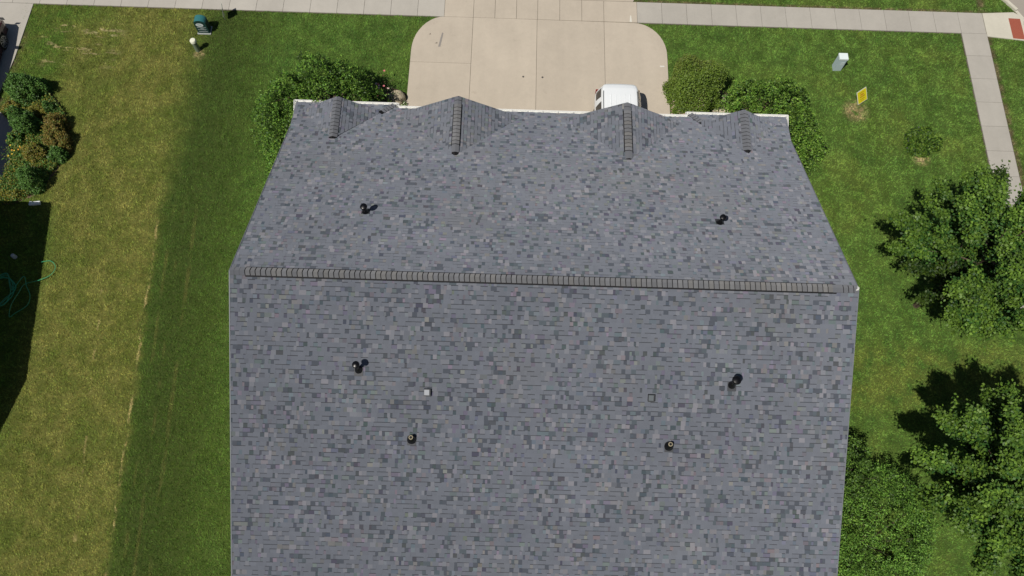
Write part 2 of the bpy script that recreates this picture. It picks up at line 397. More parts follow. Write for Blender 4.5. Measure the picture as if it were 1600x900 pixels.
PAL = [((.150, .163, .194), 50), ((.190, .199, .228), 20), ((.084, .095, .117), 14), ((.094, .114, .133), 8),
       ((.190, .189, .209), 5), ((.222, .222, .250), 6), ((.172, .173, .175), 1)]
PC = [c for c, n in PAL for _ in range(n)]
def shingle_faces(mb, O, U, Vv, Nn, poly, expo=.143, phase=0., h0=0.):
    O, U, Vv, Nn = map(Vector, (O, U, Vv, Nn)); poly = ccw(poly)
    vmin = min(p[1] for p in poly); vmax = max(p[1] for p in poly)
    def P(u, v, h): return O + U * u + Vv * v + Nn * (h + h0)
    v0 = vmin
    prev = []
    while v0 < vmax - 1e-4:
        v1 = min(v0 + expo, vmax)
        strip = clip_poly([(-99, v0), (99, v0), (99, v1), (-99, v1)], poly)
        if len(strip) >= 3:
            ua, ub = min(p[0] for p in strip), max(p[0] for p in strip)
            rect = all(abs(p[0] - ua) < 1e-6 or abs(p[0] - ub) < 1e-6 for p in strip)
            u = ua - random.uniform(0, .25); tooth = random.random() < .5
            while u < ub:
                wd = random.choice((.09, .12, .15, .18, .22)) if tooth else random.choice((.07, .10, .13, .17, .22))
                a, b = max(u, ua), min(u + wd, ub); u += wd
                if b - a > .004:
                    t = .013 if tooth else .006
                    if tooth: col = random.choice(PC)
                    else:
                        col = random.choice(PC); col = tuple(c * random.choice((.84, .93, .98)) for c in col)
                    if wd > .16 and random.random() < .8: col = PAL[0][0]
                    j = random.uniform(.955, 1.045); col = tuple(c * j for c in col)
                    def H(v): return t * (1 - .85 * (v - v0) / expo)
                    cuts = [(v0, v1, col)]
                    if not tooth and v1 - v0 > .12 and random.random() < .88:
                        cuts = [(v0, v1 - .024, col), (v1 - .024, v1, (.056, .060, .070))]
                    elif tooth and v1 - v0 > .12 and random.random() < .12:
                        cuts = [(v0, v1 - .02, col), (v1 - .02, v1, (.062, .065, .072))]
                    for (q0, q1, cc) in cuts:
                        q = [(a, q0), (b, q0), (b, q1), (a, q1)]
                        if not rect: q = clip_poly(q, poly)
                        if len(q) >= 3: mb.face([P(uu, vv, H(vv)) for uu, vv in q], cc)
                    if rect or (inside(np.array([a, b]), np.array([v0 + 1e-3] * 2), poly)).all():
                        mb.face([P(a, v0, -.002), P(b, v0, -.002), P(b, v0, t), P(a, v0, t)], (.045, .047, .052))
                tooth = not tooth if random.random() < .8 else tooth
        v0 += expo
ca = 1 / math.sqrt(1 + SL * SL); sa = SL * ca
def zf(y): return ZR - SL * (y - YR)
# front slope: u = x reversed not needed; O at ridge line projected, v measured upslope
mb = MB()
def fp(x, y): return (x, (YR - y) / ca)          # v = upslope distance, 0 at ridge, negative below
fo, fv, fn = (0, YR, ZR), (0, -ca, sa), (0, sa, ca)
shingle_faces(mb, fo, (1, 0, 0), fv, fn, [fp(XL, YR), fp(XL, YR + .143 * 58 * ca), fp(XR, YR + .143 * 58 * ca), fp(XR, YR)], phase=1)
shingle_faces(mb, fo, (1, 0, 0), fv, fn, [fp(XL, YR + .143 * 58 * ca), fp(-8.45, YM), fp(10.92, YM), fp(XR, YR + .143 * 58 * ca)])
shingle_faces(mb, fo, (1, 0, 0), fv, fn, [fp(-8.45, YM), fp(-8.47, YE), fp(-4.53, YE), fp(-4.53, YM)])
shingle_faces(mb, fo, (1, 0, 0), fv, fn, [fp(7.06, YM), fp(7.06, YE), fp(10.94, YE), fp(10.92, YM)])
# rear slope
ro, rv, rn = (0, YR, ZR), (0, ca, sa), (0, -sa, ca)
def rp(x, y): return (x, (y - YR) / ca)
shingle_faces(mb, ro, (1, 0, 0), rv, rn, [rp(XL, YR), rp(XR, YR), rp(XR + .02, YB), rp(XL, YB)])
roof = mb.build("roof", MAT_SHINGLE, house)
# solid deck with its underside (soffit)
dk = MB(); T = .12
prof = [(YE, zf(YE)), (YR, ZR), (YB, ZR - SL * (YR - YB))]
def deck_strip(x0, x1, yfront):
    pf = [(yfront, zf(yfront) - .006), (YR, ZR - .006), (YB + .01, ZR - SL * (YR - YB) - .006)]
    pb = [(y, z - T) for y, z in pf]
    for q0, q1 in ((pf[0], pf[1]), (pf[1], pf[2])): dk.face([(x0, *q0), (x1, *q0), (x1, *q1), (x0, *q1)][::-1], (.05, .05, .055))
    for q0, q1 in ((pb[0], pb[1]), (pb[1], pb[2])): dk.face([(x0, *q0), (x1, *q0), (x1, *q1), (x0, *q1)], (.5, .48, .42))
    for xx in (x0, x1):
        dk.face([(xx, *pf[0]), (xx, *pf[1]), (xx, *pb[1]), (xx, *pb[0])], (.62, .6, .55)); dk.face([(xx, *pf[1]), (xx, *pf[2]), (xx, *pb[2]), (xx, *pb[1])], (.62, .6, .55))
    for q, r in ((pf[0], pb[0]), (pf[2], pb[2])): dk.face([(x0, *q), (x1, *q), (x1, *r), (x0, *r)], (.62, .6, .55))
deck_strip(XL + .01, -4.53, YE - .02); deck_strip(-4.53, 7.06, YM - .02); deck_strip(7.06, XR - .01, YE - .02)
dk.build("roof_deck", MAT_RAW, house)

# small front gables
caps_dark = (.012, .012, .013)
def cap_run(mb, body, P0, P1, half, slopeL, slopeR, side, step=.157, lift=.0, vent=None):
    """overlapping ridge caps from P0 to P1; each is an arched piece with a real gap between neighbours"""
    P0, P1 = Vector(P0), Vector(P1); d = (P1 - P0); L = d.length; d.normalize(); side = Vector(side); up = Vector((0, 0, 1))
    n = int(L / step); s = 0
    for i in range(n):
        a, b = i * step, i * step + step - .025
        raised = vent and vent[0] <= a <= vent[1]
        z = lift + (.038 if raised else .027)
        if vent and not raised and (abs(a - vent[0]) < .3 or abs(a - vent[1]) < .3): b = i * step + step
        j = random.uniform(.9, 1.1); col = random.choice(((.162, .165, .174), (.152, .156, .168), (.166, .165, .166))); col = tuple(c * j for c in col)
        if not raised: col = tuple(c * .95 for c in (.140, .147, .165))
        prev = None; K = 6
        for q in range(K + 1):
            t = -1 + 2 * q / K; off = t * half
            drop = abs(off) * (slopeL if t < 0 else slopeR) * (.75 + .25 * abs(t)) + (0 if not raised else -.0)
            A = P0 + d * a + side * off + up * (z - drop + .008); Bq = P0 + d * b + side * off + up * (z - drop)
            # mid-cap bulge gives the curved leading edge seen from above
            bow = .018 * (1 - t * t); A = A + d * bow; Bq = Bq + d * bow
            if prev is not None: mb.face([prev[0], A, Bq, prev[1]], col); mb.face([prev[0] - up * .02, A - up * .02, A, prev[0]], caps_dark)
            prev = (A, Bq)
    # dark body beneath (and the louvred sides of the ridge vent)
    def seg(a, b, hw, zt, zb):
        prof = []
        for t in (-1, -.5, 0, .5, 1): prof.append((t * hw, zt - abs(t * hw) * (slopeL if t < 0 else slopeR)))
        for q in range(4):
            x0, z0 = prof[q]; x1, z1 = prof[q + 1]
            body.face([P0 + d * a + side * x0 + up * z0, P0 + d * a + side * x1 + up * z1, P0 + d * b + side * x1 + up * z1, P0 + d * b + side * x0 + up * z0])
        for (xx, zz) in (prof[0], prof[-1]):
            q = [P0 + d * a + side * xx + up * zz, P0 + d * b + side * xx + up * zz, P0 + d * b + side * xx + up * (zz - zb), P0 + d * a + side * xx + up * (zz - zb)]
            body.face(q)
        for e in (a, b):
            body.face([P0 + d * e + side * x + up * z for x, z in prof] + [P0 + d * e + side * prof[-1][0] + up * (prof[-1][1] - zb), P0 + d * e + side * prof[0][0] + up * (prof[0][1] - zb)])
    seg(.01, L - .01, half * .93, lift + .014, .05)
    if vent: seg(vent[0] - .01, vent[1] + .12, half + .028, lift + .025, .035)

def small_gable(xc, yp, yend, zt, sl, vent):
    ylow = yp
    ztab = zf(ylow); half = (zt - ztab) / sl
    g = MB(); c = 1 / math.sqrt(1 + sl * sl); s_ = sl * c
    for sgn in (1, -1):
        # plane coordinates: u = y (along eave), v = upslope distance (0 at ridge)
        O = (xc, 0, zt); U = (0, 1, 0); V = (-sgn * c, 0, s_); Nn = (sgn * s_, 0, c)
        poly = [(yend, 0), (ylow, 0), (ylow, -half / c)]
        shingle_faces(g, O, U, V, Nn, poly, h0=.005)
    gr = g.build("gable_roof", MAT_SHINGLE, house)
    f = MB()
    # vertical gable face set back under a short rake, rake boards and soffit
    yb = ylow - .12
    f.face([(xc - half * .93, yb, zf(yb) - .05), (xc, yb, zt - .07), (xc + half * .93, yb, zf(yb) - .05)], (.55, .5, .4))
    for sgn in (1, -1):
        a = (xc, ylow, zt); b = (xc + sgn * half, ylow, ztab)
        f.face([(a[0], a[1] - .001, a[2] - .0), (b[0], b[1] - .001, b[2]), (b[0], b[1] - .001, b[2] - .12), (a[0], a[1] - .001, a[2] - .12)], (.11, .11, .12))
        f.face([(a[0], ylow, a[2] - .11), (b[0], ylow, b[2] - .11), (b[0], yb - .05, b[2] - .11), (a[0], yb - .05, a[2] - .11)], (.6, .58, .5))
    f.build("gable_face", MAT_RAW, gr)
    m = MB(); bd = MB()
    cap_run(m, bd, (xc, yp - .04, zt + .012), (xc, yend + .0, zt + .016), .135 if vent else .165, sl, sl, (1, 0, 0), .157, 0, vent)
    m.build("ridge_cap", MAT_SHINGLE, gr); bd.build("vent_body" if vent else "cap_underlay", MAT_VENTBODY, gr)
    return gr
small_gable(-6.57, 17.42, 15.58, 4.17, .62, None)
small_gable(-1.975, 17.36, 14.81, 4.53, .545, (.30, 1.95))
small_gable(4.37, 17.32, 14.86, 4.51, .545, (.30, 1.95))
small_gable(8.87, 17.38, 15.46, 4.18, .62, None)
# hip caps at the two corners beside the garage section and outer corners
for (x0, y0, x1, y1) in ((-4.98, 17.42, -4.58, 17.90), (7.42, 17.42, 7.1, 17.90)):
    m = MB(); bd = MB(); dd = Vector((y1 - y0, x0 - x1, 0)).normalized()
    cap_run(m, bd, (x1, y1, zf(y1) + .035), (x0 + (x0 - x1) * .2, y0 - .12, zf(y0 - .12) + .05), .10, .1, .1, dd, .14)
    m.build("hip_cap", MAT_SHINGLE, house); bd.build("cap_underlay", MAT_VENTBODY, house)
# main ridge
m = MB(); bd = MB()
cap_run(m, bd, (XR, YR, ZR + .012), (XL, YR, ZR + .012), .130, SL, SL, (0, 1, 0), .157, 0, (.68, 18.40))
m.build("ridge_cap", MAT_SHINGLE, house); bd.build("ridge_vent", MAT_VENTBODY, house)
# lump of pale sealant on the right end of the ridge
MB().tube([(XR - .10, YR - .06, ZR + .03), (XR - .045, YR - .04, ZR + .05), (XR - .02, YR + .01, ZR + .045), (XR - .03, YR + .07, ZR + .02)], [.012, .03, .035, .015], 7, (.62, .62, .58)).build("sealant", MAT_RAW, house)
# gutters and fascia
def gutter(x0, y0, x1, y1, outx, outy, z):
    mbg = MB(); O = Vector((outx, outy, 0)); d = Vector((x1 - x0, y1 - y0, 0)); a = Vector((x0, y0, 0)); b = Vector((x1, y1, 0))
    sec = [(.0, z), (.0, z - .11), (.085, z - .11), (.115, z - .01), (.115, z + .006), (.095, z + .006), (.08, z - .085), (.012, z - .085), (.012, z)]
    for i in range(len(sec)):
        (o0, z0), (o1, z1) = sec[i], sec[(i + 1) % len(sec)]
        mbg.face([a + O * o0 + Vector((0, 0, z0)), a + O * o1 + Vector((0, 0, z1)), b + O * o1 + Vector((0, 0, z1)), b + O * o0 + Vector((0, 0, z0))], (.80, .80, .77))
    for e in (a, b): mbg.face([e + O * o_ + Vector((0, 0, z_)) for o_, z_ in sec[:5]], (.8, .8, .77))
    nn = int(d.length / .6)
    for i in range(nn):
        p = a + d * ((i + .5) / nn); mbg.obox(p + O * .055 + Vector((0, 0, z - .002)), d.normalized() * .02, O * .11, (0, 0, .004), (.6, .6, .58))
    return mbg.build("gutter", MAT_RAW, house)
ze, zm = zf(YE) - .012, zf(YM) - .012
gutter(-8.55, YE, -4.47, YE, 0, 1, ze); gutter(-4.44, YM, 6.98, YM, 0, 1, zm); gutter(7.0, YE, 11.03, YE, 0, 1, ze)
gutter(-8.47, YE + .1, -8.35, 16.75, -1, 0, ze + .0); gutter(10.94, YE + .1, 10.80, 16.75, 1, 0, ze)
gutter(-4.53, YE + .1, -4.53, YM - .02, 1, 0, ze + .002); gutter(7.06, YE + .1, 7.06, YM - .02, -1, 0, ze + .002)
gutter(XL, YB, XR, YB, 0, -1, ZR - SL * (YR - YB) - .012)
for sx, xx in ((-1, XL + .02), (1, XR - .02)):
    fa = MB()
    for y0, y1 in ((YB + .02, YR), (YR, 16.7)):
        z0 = ZR - SL * abs(YR - y0) - .02; z1 = ZR - SL * abs(YR - y1) - .02
        fa.face([(xx + sx * .012, y0, z0), (xx + sx * .012, y1, z1), (xx + sx * .012, y1, z1 - .19), (xx + sx * .012, y0, z0 - .19)], (.55, .55, .54))
    fa.build("rake_board", MAT_RAW, house)
# drip edge: folded metal strip along each rake
for xx in (XL, XR):
    for y0, y1 in ((YB, YR), (YR, 16.3)):
        m = MB(); z0, z1 = ZR - SL * abs(YR - y0), ZR - SL * abs(YR - y1); sg = -1 if xx == XL else 1
        a, b = xx - sg * .012, xx + sg * .016
        m.face([(a, y0, z0 + .018), (b, y0, z0 + .018), (b, y1, z1 + .018), (a, y1, z1 + .018)], (.15, .16, .18))
        m.face([(b, y0, z0 + .018), (b, y1, z1 + .018), (b, y1, z1 - .05), (b, y0, z0 - .05)], (.18, .185, .20)); m.build("drip_edge", MAT_RAW, house)
# walls
WX0, WX1, WY0, WY1 = -7.9, 10.28, .8, 17.05
wl = MB(); ww = .15; H0 = 2.72; sid = (.50, .45, .36)
for (xx, s_) in ((WX0, 1), (WX1, -1)):
    for xo in (xx, xx + s_ * ww):
        wl.face([(xo, WY0, 0), (xo, WY1, 0), (xo, WY1, zf(WY1) - .14), (xo, YR, ZR - .14), (xo, WY0, ZR - SL * (YR - WY0) - .14)], sid)
wl.box((WX0 + ww + .002, WY0, 0), (WX1 - ww - .002, WY0 + ww, ZR - SL * (YR - WY0) - .15), sid)
G1 = (-4.15, .72); G2 = (1.65, 6.6)
segs = [(WX0 + ww + .002, G1[0]), (G1[1], G2[0]), (G2[1], WX1 - ww - .002)]
for a, b in segs: wl.box((a, WY1 - ww, 0), (b, WY1, 3.05), sid)
for a, b in (G1, G2): wl.box((a + .001, WY1 - ww, 2.3), (b - .001, WY1, 3.05), sid)
wl.box((WX0 + .2, 10.2, 0), (WX1 - .2, 10.35, 5.5), (.6, .6, .58))           # back wall of the garages
wl.box((1.12, 10.4, 0), (1.25, WY1 - ww - .003, 2.9), (.6, .6, .58))
wl.build("wall", MAT_RAW, house)
fl = MB(); fl.box((WX0 + .2, WY0 + .2, 0), (WX1 - .2, 16.98, .05), (.35, .34, .32)); fl.build("garage_floor", MAT_RAW, house)
gd = MB(); gx0, gx1 = G1
for i in range(4):
    gd.box((gx0 + .01, WY1 - .12, .06 + i * .56), (gx1 - .01, WY1 - .07, .06 + i * .56 + .55), (.74, .73, .69))
    for j in range(8):
        a = gx0 + .12 + j * .59; gd.box((a, WY1 - .069, .06 + i * .56 + .1), (a + .48, WY1 - .055, .06 + i * .56 + .45), (.70, .69, .65))
gdo = gd.build("garage_door", MAT_RAW, house)
gd = MB()
for i in range(4): gd.box((G2[0] + .05, 14.5 + i * .56, 2.32), (G2[1] - .05, 14.5 + i * .56 + .55, 2.37), (.74, .73, .69))
gd.build("garage_door", MAT_RAW, house)["label"] = "raised garage door above the white minivan"
def window(xa, xb, y, z0, z1, ny):
    f = MB(); t = .06
    for a, b in (((xa - t, z0 - t), (xb + t, z0)), ((xa - t, z1), (xb + t, z1 + t)), ((xa - t, z0), (xa, z1)), ((xb, z0), (xb + t, z1)), (((xa + xb) / 2 - .02, z0), ((xa + xb) / 2 + .02, z1))):
        f.box((a[0], min(y, y + ny * .04), a[1]), (b[0], max(y, y + ny * .04), b[1]), (.8, .8, .78))
    fo = f.build("window", MAT_RAW, house)
    MB().box((xa, min(y, y + ny * .015), z0), (xb, max(y, y + ny * .015), z1)).build("pane", MAT_DARKGLASS, fo)
window(-7.2, -5.6, WY1, .9, 2.1, 1); window(8.0, 9.6, WY1, .9, 2.1, 1)
for x in (-6.5, -3.2, .0, 3.3, 6.6): window(x, x + 1.5, WY0, .9, 2.1, -1)
# vents through the roof
def roofz(y): return ZR - SL * abs(y - YR)
def pipe_vent(x, y, h, capr, pr=.05, style=0):
    s = -1 if y < YR else 1
    nrm = Vector((0, s * sa, ca)); base = Vector((x, y, roofz(y))); dn = Vector((0, s * ca, -sa))
    m = MB()
    m.tube([base - Vector((0, 0, .05)), base + Vector((0, 0, h))], pr, 14)
    if style == 0:
        top = base + Vector((0, 0, h)); m.tube([top - Vector((0, 0, .05)), top, top + Vector((0, 0, .05)), top + Vector((0, 0, .08))], [capr * .7, capr, capr * .85, capr * .3], 18)
        m.tube([base + Vector((0, 0, -.02)), base + Vector((0, 0, .10)), base + Vector((0, 0, .18))], [.13, .095, .055], 16)
    else:
        m.tube([base + Vector((0, 0, -.03)), base + Vector((0, 0, .10)), base + Vector((0, 0, .17))], [.155, .12, .075], 18)
    o = m.build("vent_pipe", MAT_BLACKPIPE, house, smooth=True)
    fm = MB(); q = base + nrm * .014 + dn * .05
    fm.obox(q, (.27, 0, 0), dn * .30, nrm * .006, (.05, .053, .06)); fm.build("flashing", MAT_RAW, o)
    if style == 1:
        rg = MB(); t = base + Vector((0, 0, h)); rg.tube([t - Vector((0, 0, .03)), t + Vector((0, 0, .012))], pr + .012, 14, (.30, .26, .17))
        rg.tube([t + Vector((0, 0, .0121)), t + Vector((0, 0, .0125))], pr - .012, 12, (.01, .01, .01)); rg.build("pipe_rim", MAT_RAW, o)
    return o
pipe_vent(-4.68, 11.62, .42, .12); pipe_vent(7.03, 11.62, .42, .11)
pipe_vent(-4.40, 6.27, .55, .115); pipe_vent(7.02, 6.14, .55, .14)
pipe_vent(-2.75, 4.37, .26, 0, .055, 1); pipe_vent(5.19, 4.38, .26, 0, .055, 1)
for (x, y, c, c2) in ((-2.29, 5.70, (.30, .315, .34), (.05, .052, .056)), (4.56, 5.72, (.10, .115, .125), (.03, .032, .035))):
    s = -1; nrm = Vector((0, s * sa, ca)); dn = Vector((0, s * ca, -sa)); b = Vector((x, y, roofz(y)))
    m = MB(); m.obox(b + nrm * .012, (.20, 0, 0), dn * .22, nrm * .10, c2); v = m.build("box_vent", MAT_RAW, house, bevel=.008)
    m = MB(); m.obox(b + nrm * .112 - dn * .012 - Vector((.012, 0, 0)), (.15, 0, 0), dn * .17, nrm * .012, c); m.build("vent_lid", MAT_RAW, v)

# ================================================================== neighbour's house (just past the left edge; its shade falls on the lawn)
nb = thing("neighbour_house", (-26, 8, 0), "neighbouring hip roofed house at the left edge, its shade black on the lawn", "house")
def hip(x0, x1, y0, y1, z, sl, along_x):
    m = MB(); wx, wy = x1 - x0, y1 - y0; h = min(wx, wy) / 2
    if wx < wy: r0, r1 = (x0 + h, y0 + h), (x0 + h, y1 - h)
    else: r0, r1 = (x0 + h, y0 + h), (x1 - h, y0 + h)
    zt = z + h * sl; A, B_, Cc, D = (x0, y0, z), (x1 + (1.9 if wx < wy else 0), y0, z), (x1, y1, z), (x0, y1, z); r0 = (*r0, zt); r1 = (*r1, zt)
    col = (.13, .12, .12)
    if wx < wy: fs = [[A, B_, r0], [B_, Cc, r1, r0], [Cc, D, r1], [D, A, r0, r1]]
    else: fs = [[A, B_, r1, r0], [B_, Cc, r1], [Cc, D, r0, r1], [D, A, r0]]
    for f in fs: m.face(f, col)
    m.face([D, Cc, B_, A], (.6, .6, .55)); return m
nr = MB(); rc = (.13, .12, .12); R0, R1 = (-27.2, -2.2, 7.0), (-27.2, 6.5, 7.0)
eo = [(-34, -9, 3.55), (-20.9, -9, 3.55), (-20.4, 2.3, 3.55), (-19.6, 5.6, 3.55), (-20.35, 13.08, 3.55), (-34, 13.08, 3.55)]
for f in ([eo[0], eo[1], R0], [eo[1], eo[2], R0], [eo[2], R1, R0], [eo[2], eo[3], R1], [eo[3], eo[4], R1], [eo[4], eo[5], R1], [eo[5], eo[0], R0, R1]): nr.face(f, rc)
nr.face(eo[::-1], (.6, .6, .55)); nr.build("roof", MAT_SHINGLE, nb)
hip(-34.2, -22.55, 11, 17.3, 3.5, .5, 1).build("garage_roof", MAT_SHINGLE, nb)
MB().box((-33.4, -8.4, 0), (-21.35, 12.7, 3.54), (.4, .33, .27)).box((-33.6, 12.75, 0), (-23.2, 16.8, 3.49), (.4, .33, .27)).build("wall", MAT_RAW, nb)
m = MB()
for i in range(4): m.box((-30, 16.801, .05 + i * .55), (-25, 16.84, .05 + i * .55 + .53), (.7, .7, .66))
m.build("garage_door", MAT_RAW, nb)

# ================================================================== VEHICLES
def vehicle(name, loc, L, W, H, sections, paint, label, cat, roof_rails, side_windows, back_dir):
    """sections: (t along length 0 rear..1 front, z_low, z_belt, z_top, w_low, w_belt, w_top) fractions of W/2"""
    t_ = thing(name, loc, label, cat); ox, oy = loc[0], loc[1]
    sec = np.array(sections, float); tt = sec[:, 0]
    def val(t, i): return float(np.interp(t, tt, sec[:, i]))
    def surf(t, s, off=0.):
        """s 0..1 from sill up the side to the roof centre; mirrored by sign later"""
        zl, zb, zt = val(t, 1), val(t, 2), val(t, 3); a, b, c = [val(t, i) * W / 2 for i in (4, 5, 6)]
        if s < .4: q = s / .4; x = a + (b - a) * math.sin(q * math.pi / 2); z = zl + (zb - zl) * q
        elif s < .72: q = (s - .4) / .32; x = b + (c - b) * q ** 1.3; z = zb + (zt - .09 - zb) * q
        elif s < .84: q = (s - .72) / .12; x = c - .11 * q ** 1.6; z = zt - .09 + .07 * q ** .7
        else: q = (s - .84) / .16; x = (c - .11) * (1 - q); z = zt - .02 + .02 * math.sin(q * math.pi / 2)
        return Vector((x, 0, z))
    ts = np.linspace(0, 1, 61); ss = np.linspace(0, 1, 29)
    m = MB()
    def pos(t, s, sg, off=0.):
        p = surf(t, s); q = surf(t, min(s + .01, 1)); r = surf(t, max(s - .01, 0)); n = Vector((q.z - r.z, 0, -(q.x - r.x)))
        n = n.normalized() if n.length > 0 else Vector((0, 0, 1))
        p = p + n * off
        return Vector((ox + sg * p.x, oy + back_dir * (L / 2 - t * L), p.z))
    def inarch(t, s):
        y = t * L
        for wy in (.9, L - .95):
            if abs(y - wy) < .37 and s < .3: return True
        return False
    for sg in (1, -1):
        for i in range(len(ts) - 1):
            for j in range(len(ss) - 1):
                if inarch((ts[i] + ts[i + 1]) / 2, ss[j + 1]): continue
                m.face([pos(ts[i], ss[j], sg), pos(ts[i + 1], ss[j], sg), pos(ts[i + 1], ss[j + 1], sg), pos(ts[i], ss[j + 1], sg)])
        for t in (0, 1):
            for j in range(len(ss) - 1):
                a, b = pos(t, ss[j], sg), pos(t, ss[j + 1], sg); m.face([a, b, Vector((ox, b.y, b.z)), Vector((ox, a.y, a.z))])
    bo = m.build("body", paint, t_, smooth=True)
    MB().box((ox - W * .44, oy - L * .47, .18), (ox + W * .44, oy + L * .47, .55), (.01, .01, .01)).build("underbody", MAT_TYRE, t_)
    for sg in (1, -1):
        for (t0, t1, s0, s1, slant) in side_windows:
            m = MB(); K = 10; JJ = 5
            for i in range(K):
                for j in range(JJ):
                    def q(i_, j_):
                        s = s0 + (s1 - s0) * j_ / JJ; t = t0 + (t1 - t0) * i_ / K + slant * (j_ / JJ) * (1 if i_ > K / 2 else .2)
                        return pos(t, s, sg, .006)
                    m.face([q(i, j), q(i + 1, j), q(i + 1, j + 1), q(i, j + 1)])
            m.build("side_window", MAT_DARKGLASS, t_, smooth=True)
    # rear glass, lamps
    yb = oy + back_dir * (L / 2); e = back_dir
    zb, zt = val(0, 2), val(0, 3); c = val(0, 6) * W / 2
    MB().box((ox - c * .8, min(yb, yb + e * .012), zb + .03), (ox + c * .8, max(yb, yb + e * .012), zt - .14)).build("rear_window", MAT_DARKGLASS, t_)
    for sg in (1, -1):
        xx = ox + sg * W * .44
        MB().box((xx - .07, min(yb, yb + e * .02), zb - .25), (xx + .07, max(yb, yb + e * .02), zb + .1), (.25, .01, .01)).build("tail_lamp", MAT_RAW, t_)
        yf = oy - back_dir * L / 2
        MB().box((xx - .14, min(yf, yf - e * .02), .62), (xx + .06, max(yf, yf - e * .02), .78), (.12, .12, .12)).build("headlight", MAT_RAW, t_)
        # mirrors
        ym = oy + back_dir * (L / 2 - .70 * L)
        MB().box((ox + sg * (W / 2 + .0) - .02, ym - .05, zb), (ox + sg * (W / 2 + .0) + sg * .18 + .02, ym + .06, zb + .13)).build("mirror", paint, t_, bevel=.02)
    if roof_rails:
        for sg in (1, -1):
            m = MB(); pts = [pos(t, .80, sg, .035) for t in np.linspace(.10, .62, 14)]
            m.tube(pts, .016, 6, (.10, .105, .11)); m.build("roof_rail", MAT_RAW, t_)
        m = MB()
        for k in range(-2, 3):
            pts = [Vector((ox + k * .2, oy + back_dir * (L / 2 - t * L), val(t, 3) - .002)) for t in np.linspace(.13, .6, 10)]
            m.tube(pts, .012, 5)
        m.build("roof_rib", paint, t_)
    # wheels
    for sg in (1, -1):
        for wy in (.9, L - .95):
            cy = oy + back_dir * (L / 2 - wy); cx = ox + sg * (W / 2 - .12); rr = .34
            m = MB(); m.tube([(cx - .11, cy, rr), (cx - .10, cy, rr), (cx + .10, cy, rr), (cx + .11, cy, rr)], [rr - .03, rr, rr, rr - .03], 28)
            wo = m.build("wheel", MAT_TYRE, t_, smooth=True)
            m = MB(); xo = cx + sg * .112
            m.tube([(xo, cy, rr), (xo + sg * .006, cy, rr)], .06, 12)
            for q in range(10):
                a = 2 * math.pi * q / 10; d = Vector((0, math.cos(a), math.sin(a))); n = Vector((0, -math.sin(a), math.cos(a)))
                m.obox(Vector((xo, cy, rr)) + d * .15, n * .03, d * .2, (sg * .012, 0, 0))
            for q in range(28):
                a, b = 2 * math.pi * q / 28, 2 * math.pi * (q + 1) / 28
                m.face([(xo + sg * .008, cy + r * math.cos(t), rr + r * math.sin(t)) for r, t in ((.235, a), (.26, a), (.26, b), (.235, b))])
            m.build("rim", MAT_CHROME, wo)
    return t_
van_sec = [(0, .45, .98, 1.55, .80, .86, .58), (.012, .36, 1.0, 1.64, .88, .93, .66), (.035, .30, 1.01, 1.71, .94, .97, .72), (.07, .28, 1.02, 1.745, .97, .99, .75), (.14, .25, 1.02, 1.76, .98, 1, .765),
           (.55, .22, 1.0, 1.76, .98, 1, .78), (.66, .22, .98, 1.66, .98, 1, .74), (.80, .22, .97, 1.10, .97, 1, .80), (.95, .25, .82, .90, .92, .94, .74), (1, .40, .70, .74, .80, .82, .60)]
vehicle("parked_minivan", (4.57, 17.72, 0), 5.05, 1.98, 1.76, van_sec, MAT_VAN,
        "white minivan with roof rails parked on the driveway, partly hidden behind the roof", "minivan", True,
        [(.045, .125, .47, .68, .015), (.185, .34, .46, .69, .0), (.37, .55, .46, .69, .03)], 1)
car_sec = [(0, .4, .8, .92, .85, .88, .62), (.03, .28, .86, 1.02, .95, .97, .7), (.16, .25, .90, 1.08, .98, 1, .74), (.28, .22, .92, 1.40, .98, 1, .64),
           (.55, .22, .90, 1.43, .98, 1, .64), (.72, .22, .88, 1.0, .97, 1, .75), (.95, .26, .74, .82, .92, .94, .70), (1, .38, .6, .66, .8, .84, .55)]
vehicle("parked_car", (-23.45, 20.95, 0), 4.6, 1.84, 1.43, car_sec, MAT_MAROON,
        "dark maroon car parked on the neighbour's concrete drive at the left edge", "car", False, [(.26, .44, .46, .68, .03), (.46, .66, .46, .66, .03)], -1)

# ================================================================== VEGETATION
def leaves(name, P, size, cols, parent, mat=None, up=.6, asp=.55):
    P = np.asarray(P, float); n = len(P); size = np.broadcast_to(size, (n,)) * rng.uniform(.7, 1.3, n)
    nr = rng.normal(size=(n, 3)); nr /= np.linalg.norm(nr, axis=1)[:, None]; nr[:, 2] = np.abs(nr[:, 2]) + up
    nr /= np.linalg.norm(nr, axis=1)[:, None]
    a = np.cross(nr, rng.normal(size=(n, 3))); a /= np.linalg.norm(a, axis=1)[:, None]; b = np.cross(nr, a)
    L = (size / 2)[:, None]; Wd = (size / 2 * asp)[:, None]
    V = np.stack([P - a * L, P + b * Wd + nr * L * .15, P + a * L, P - b * Wd + nr * L * .15], 1).reshape(-1, 3)
    F = np.arange(n * 4).reshape(n, 4)
    return np_mesh(name, V, F, mat or MAT_LEAF, parent, cols)
def pal(n, cols, wts, jit=.22):
    cols = np.array(cols, float); i = rng.choice(len(cols), n, p=np.array(wts) / sum(wts)); c = cols[i]
    return c * rng.uniform(1 - jit, 1 + jit, (n, 1))
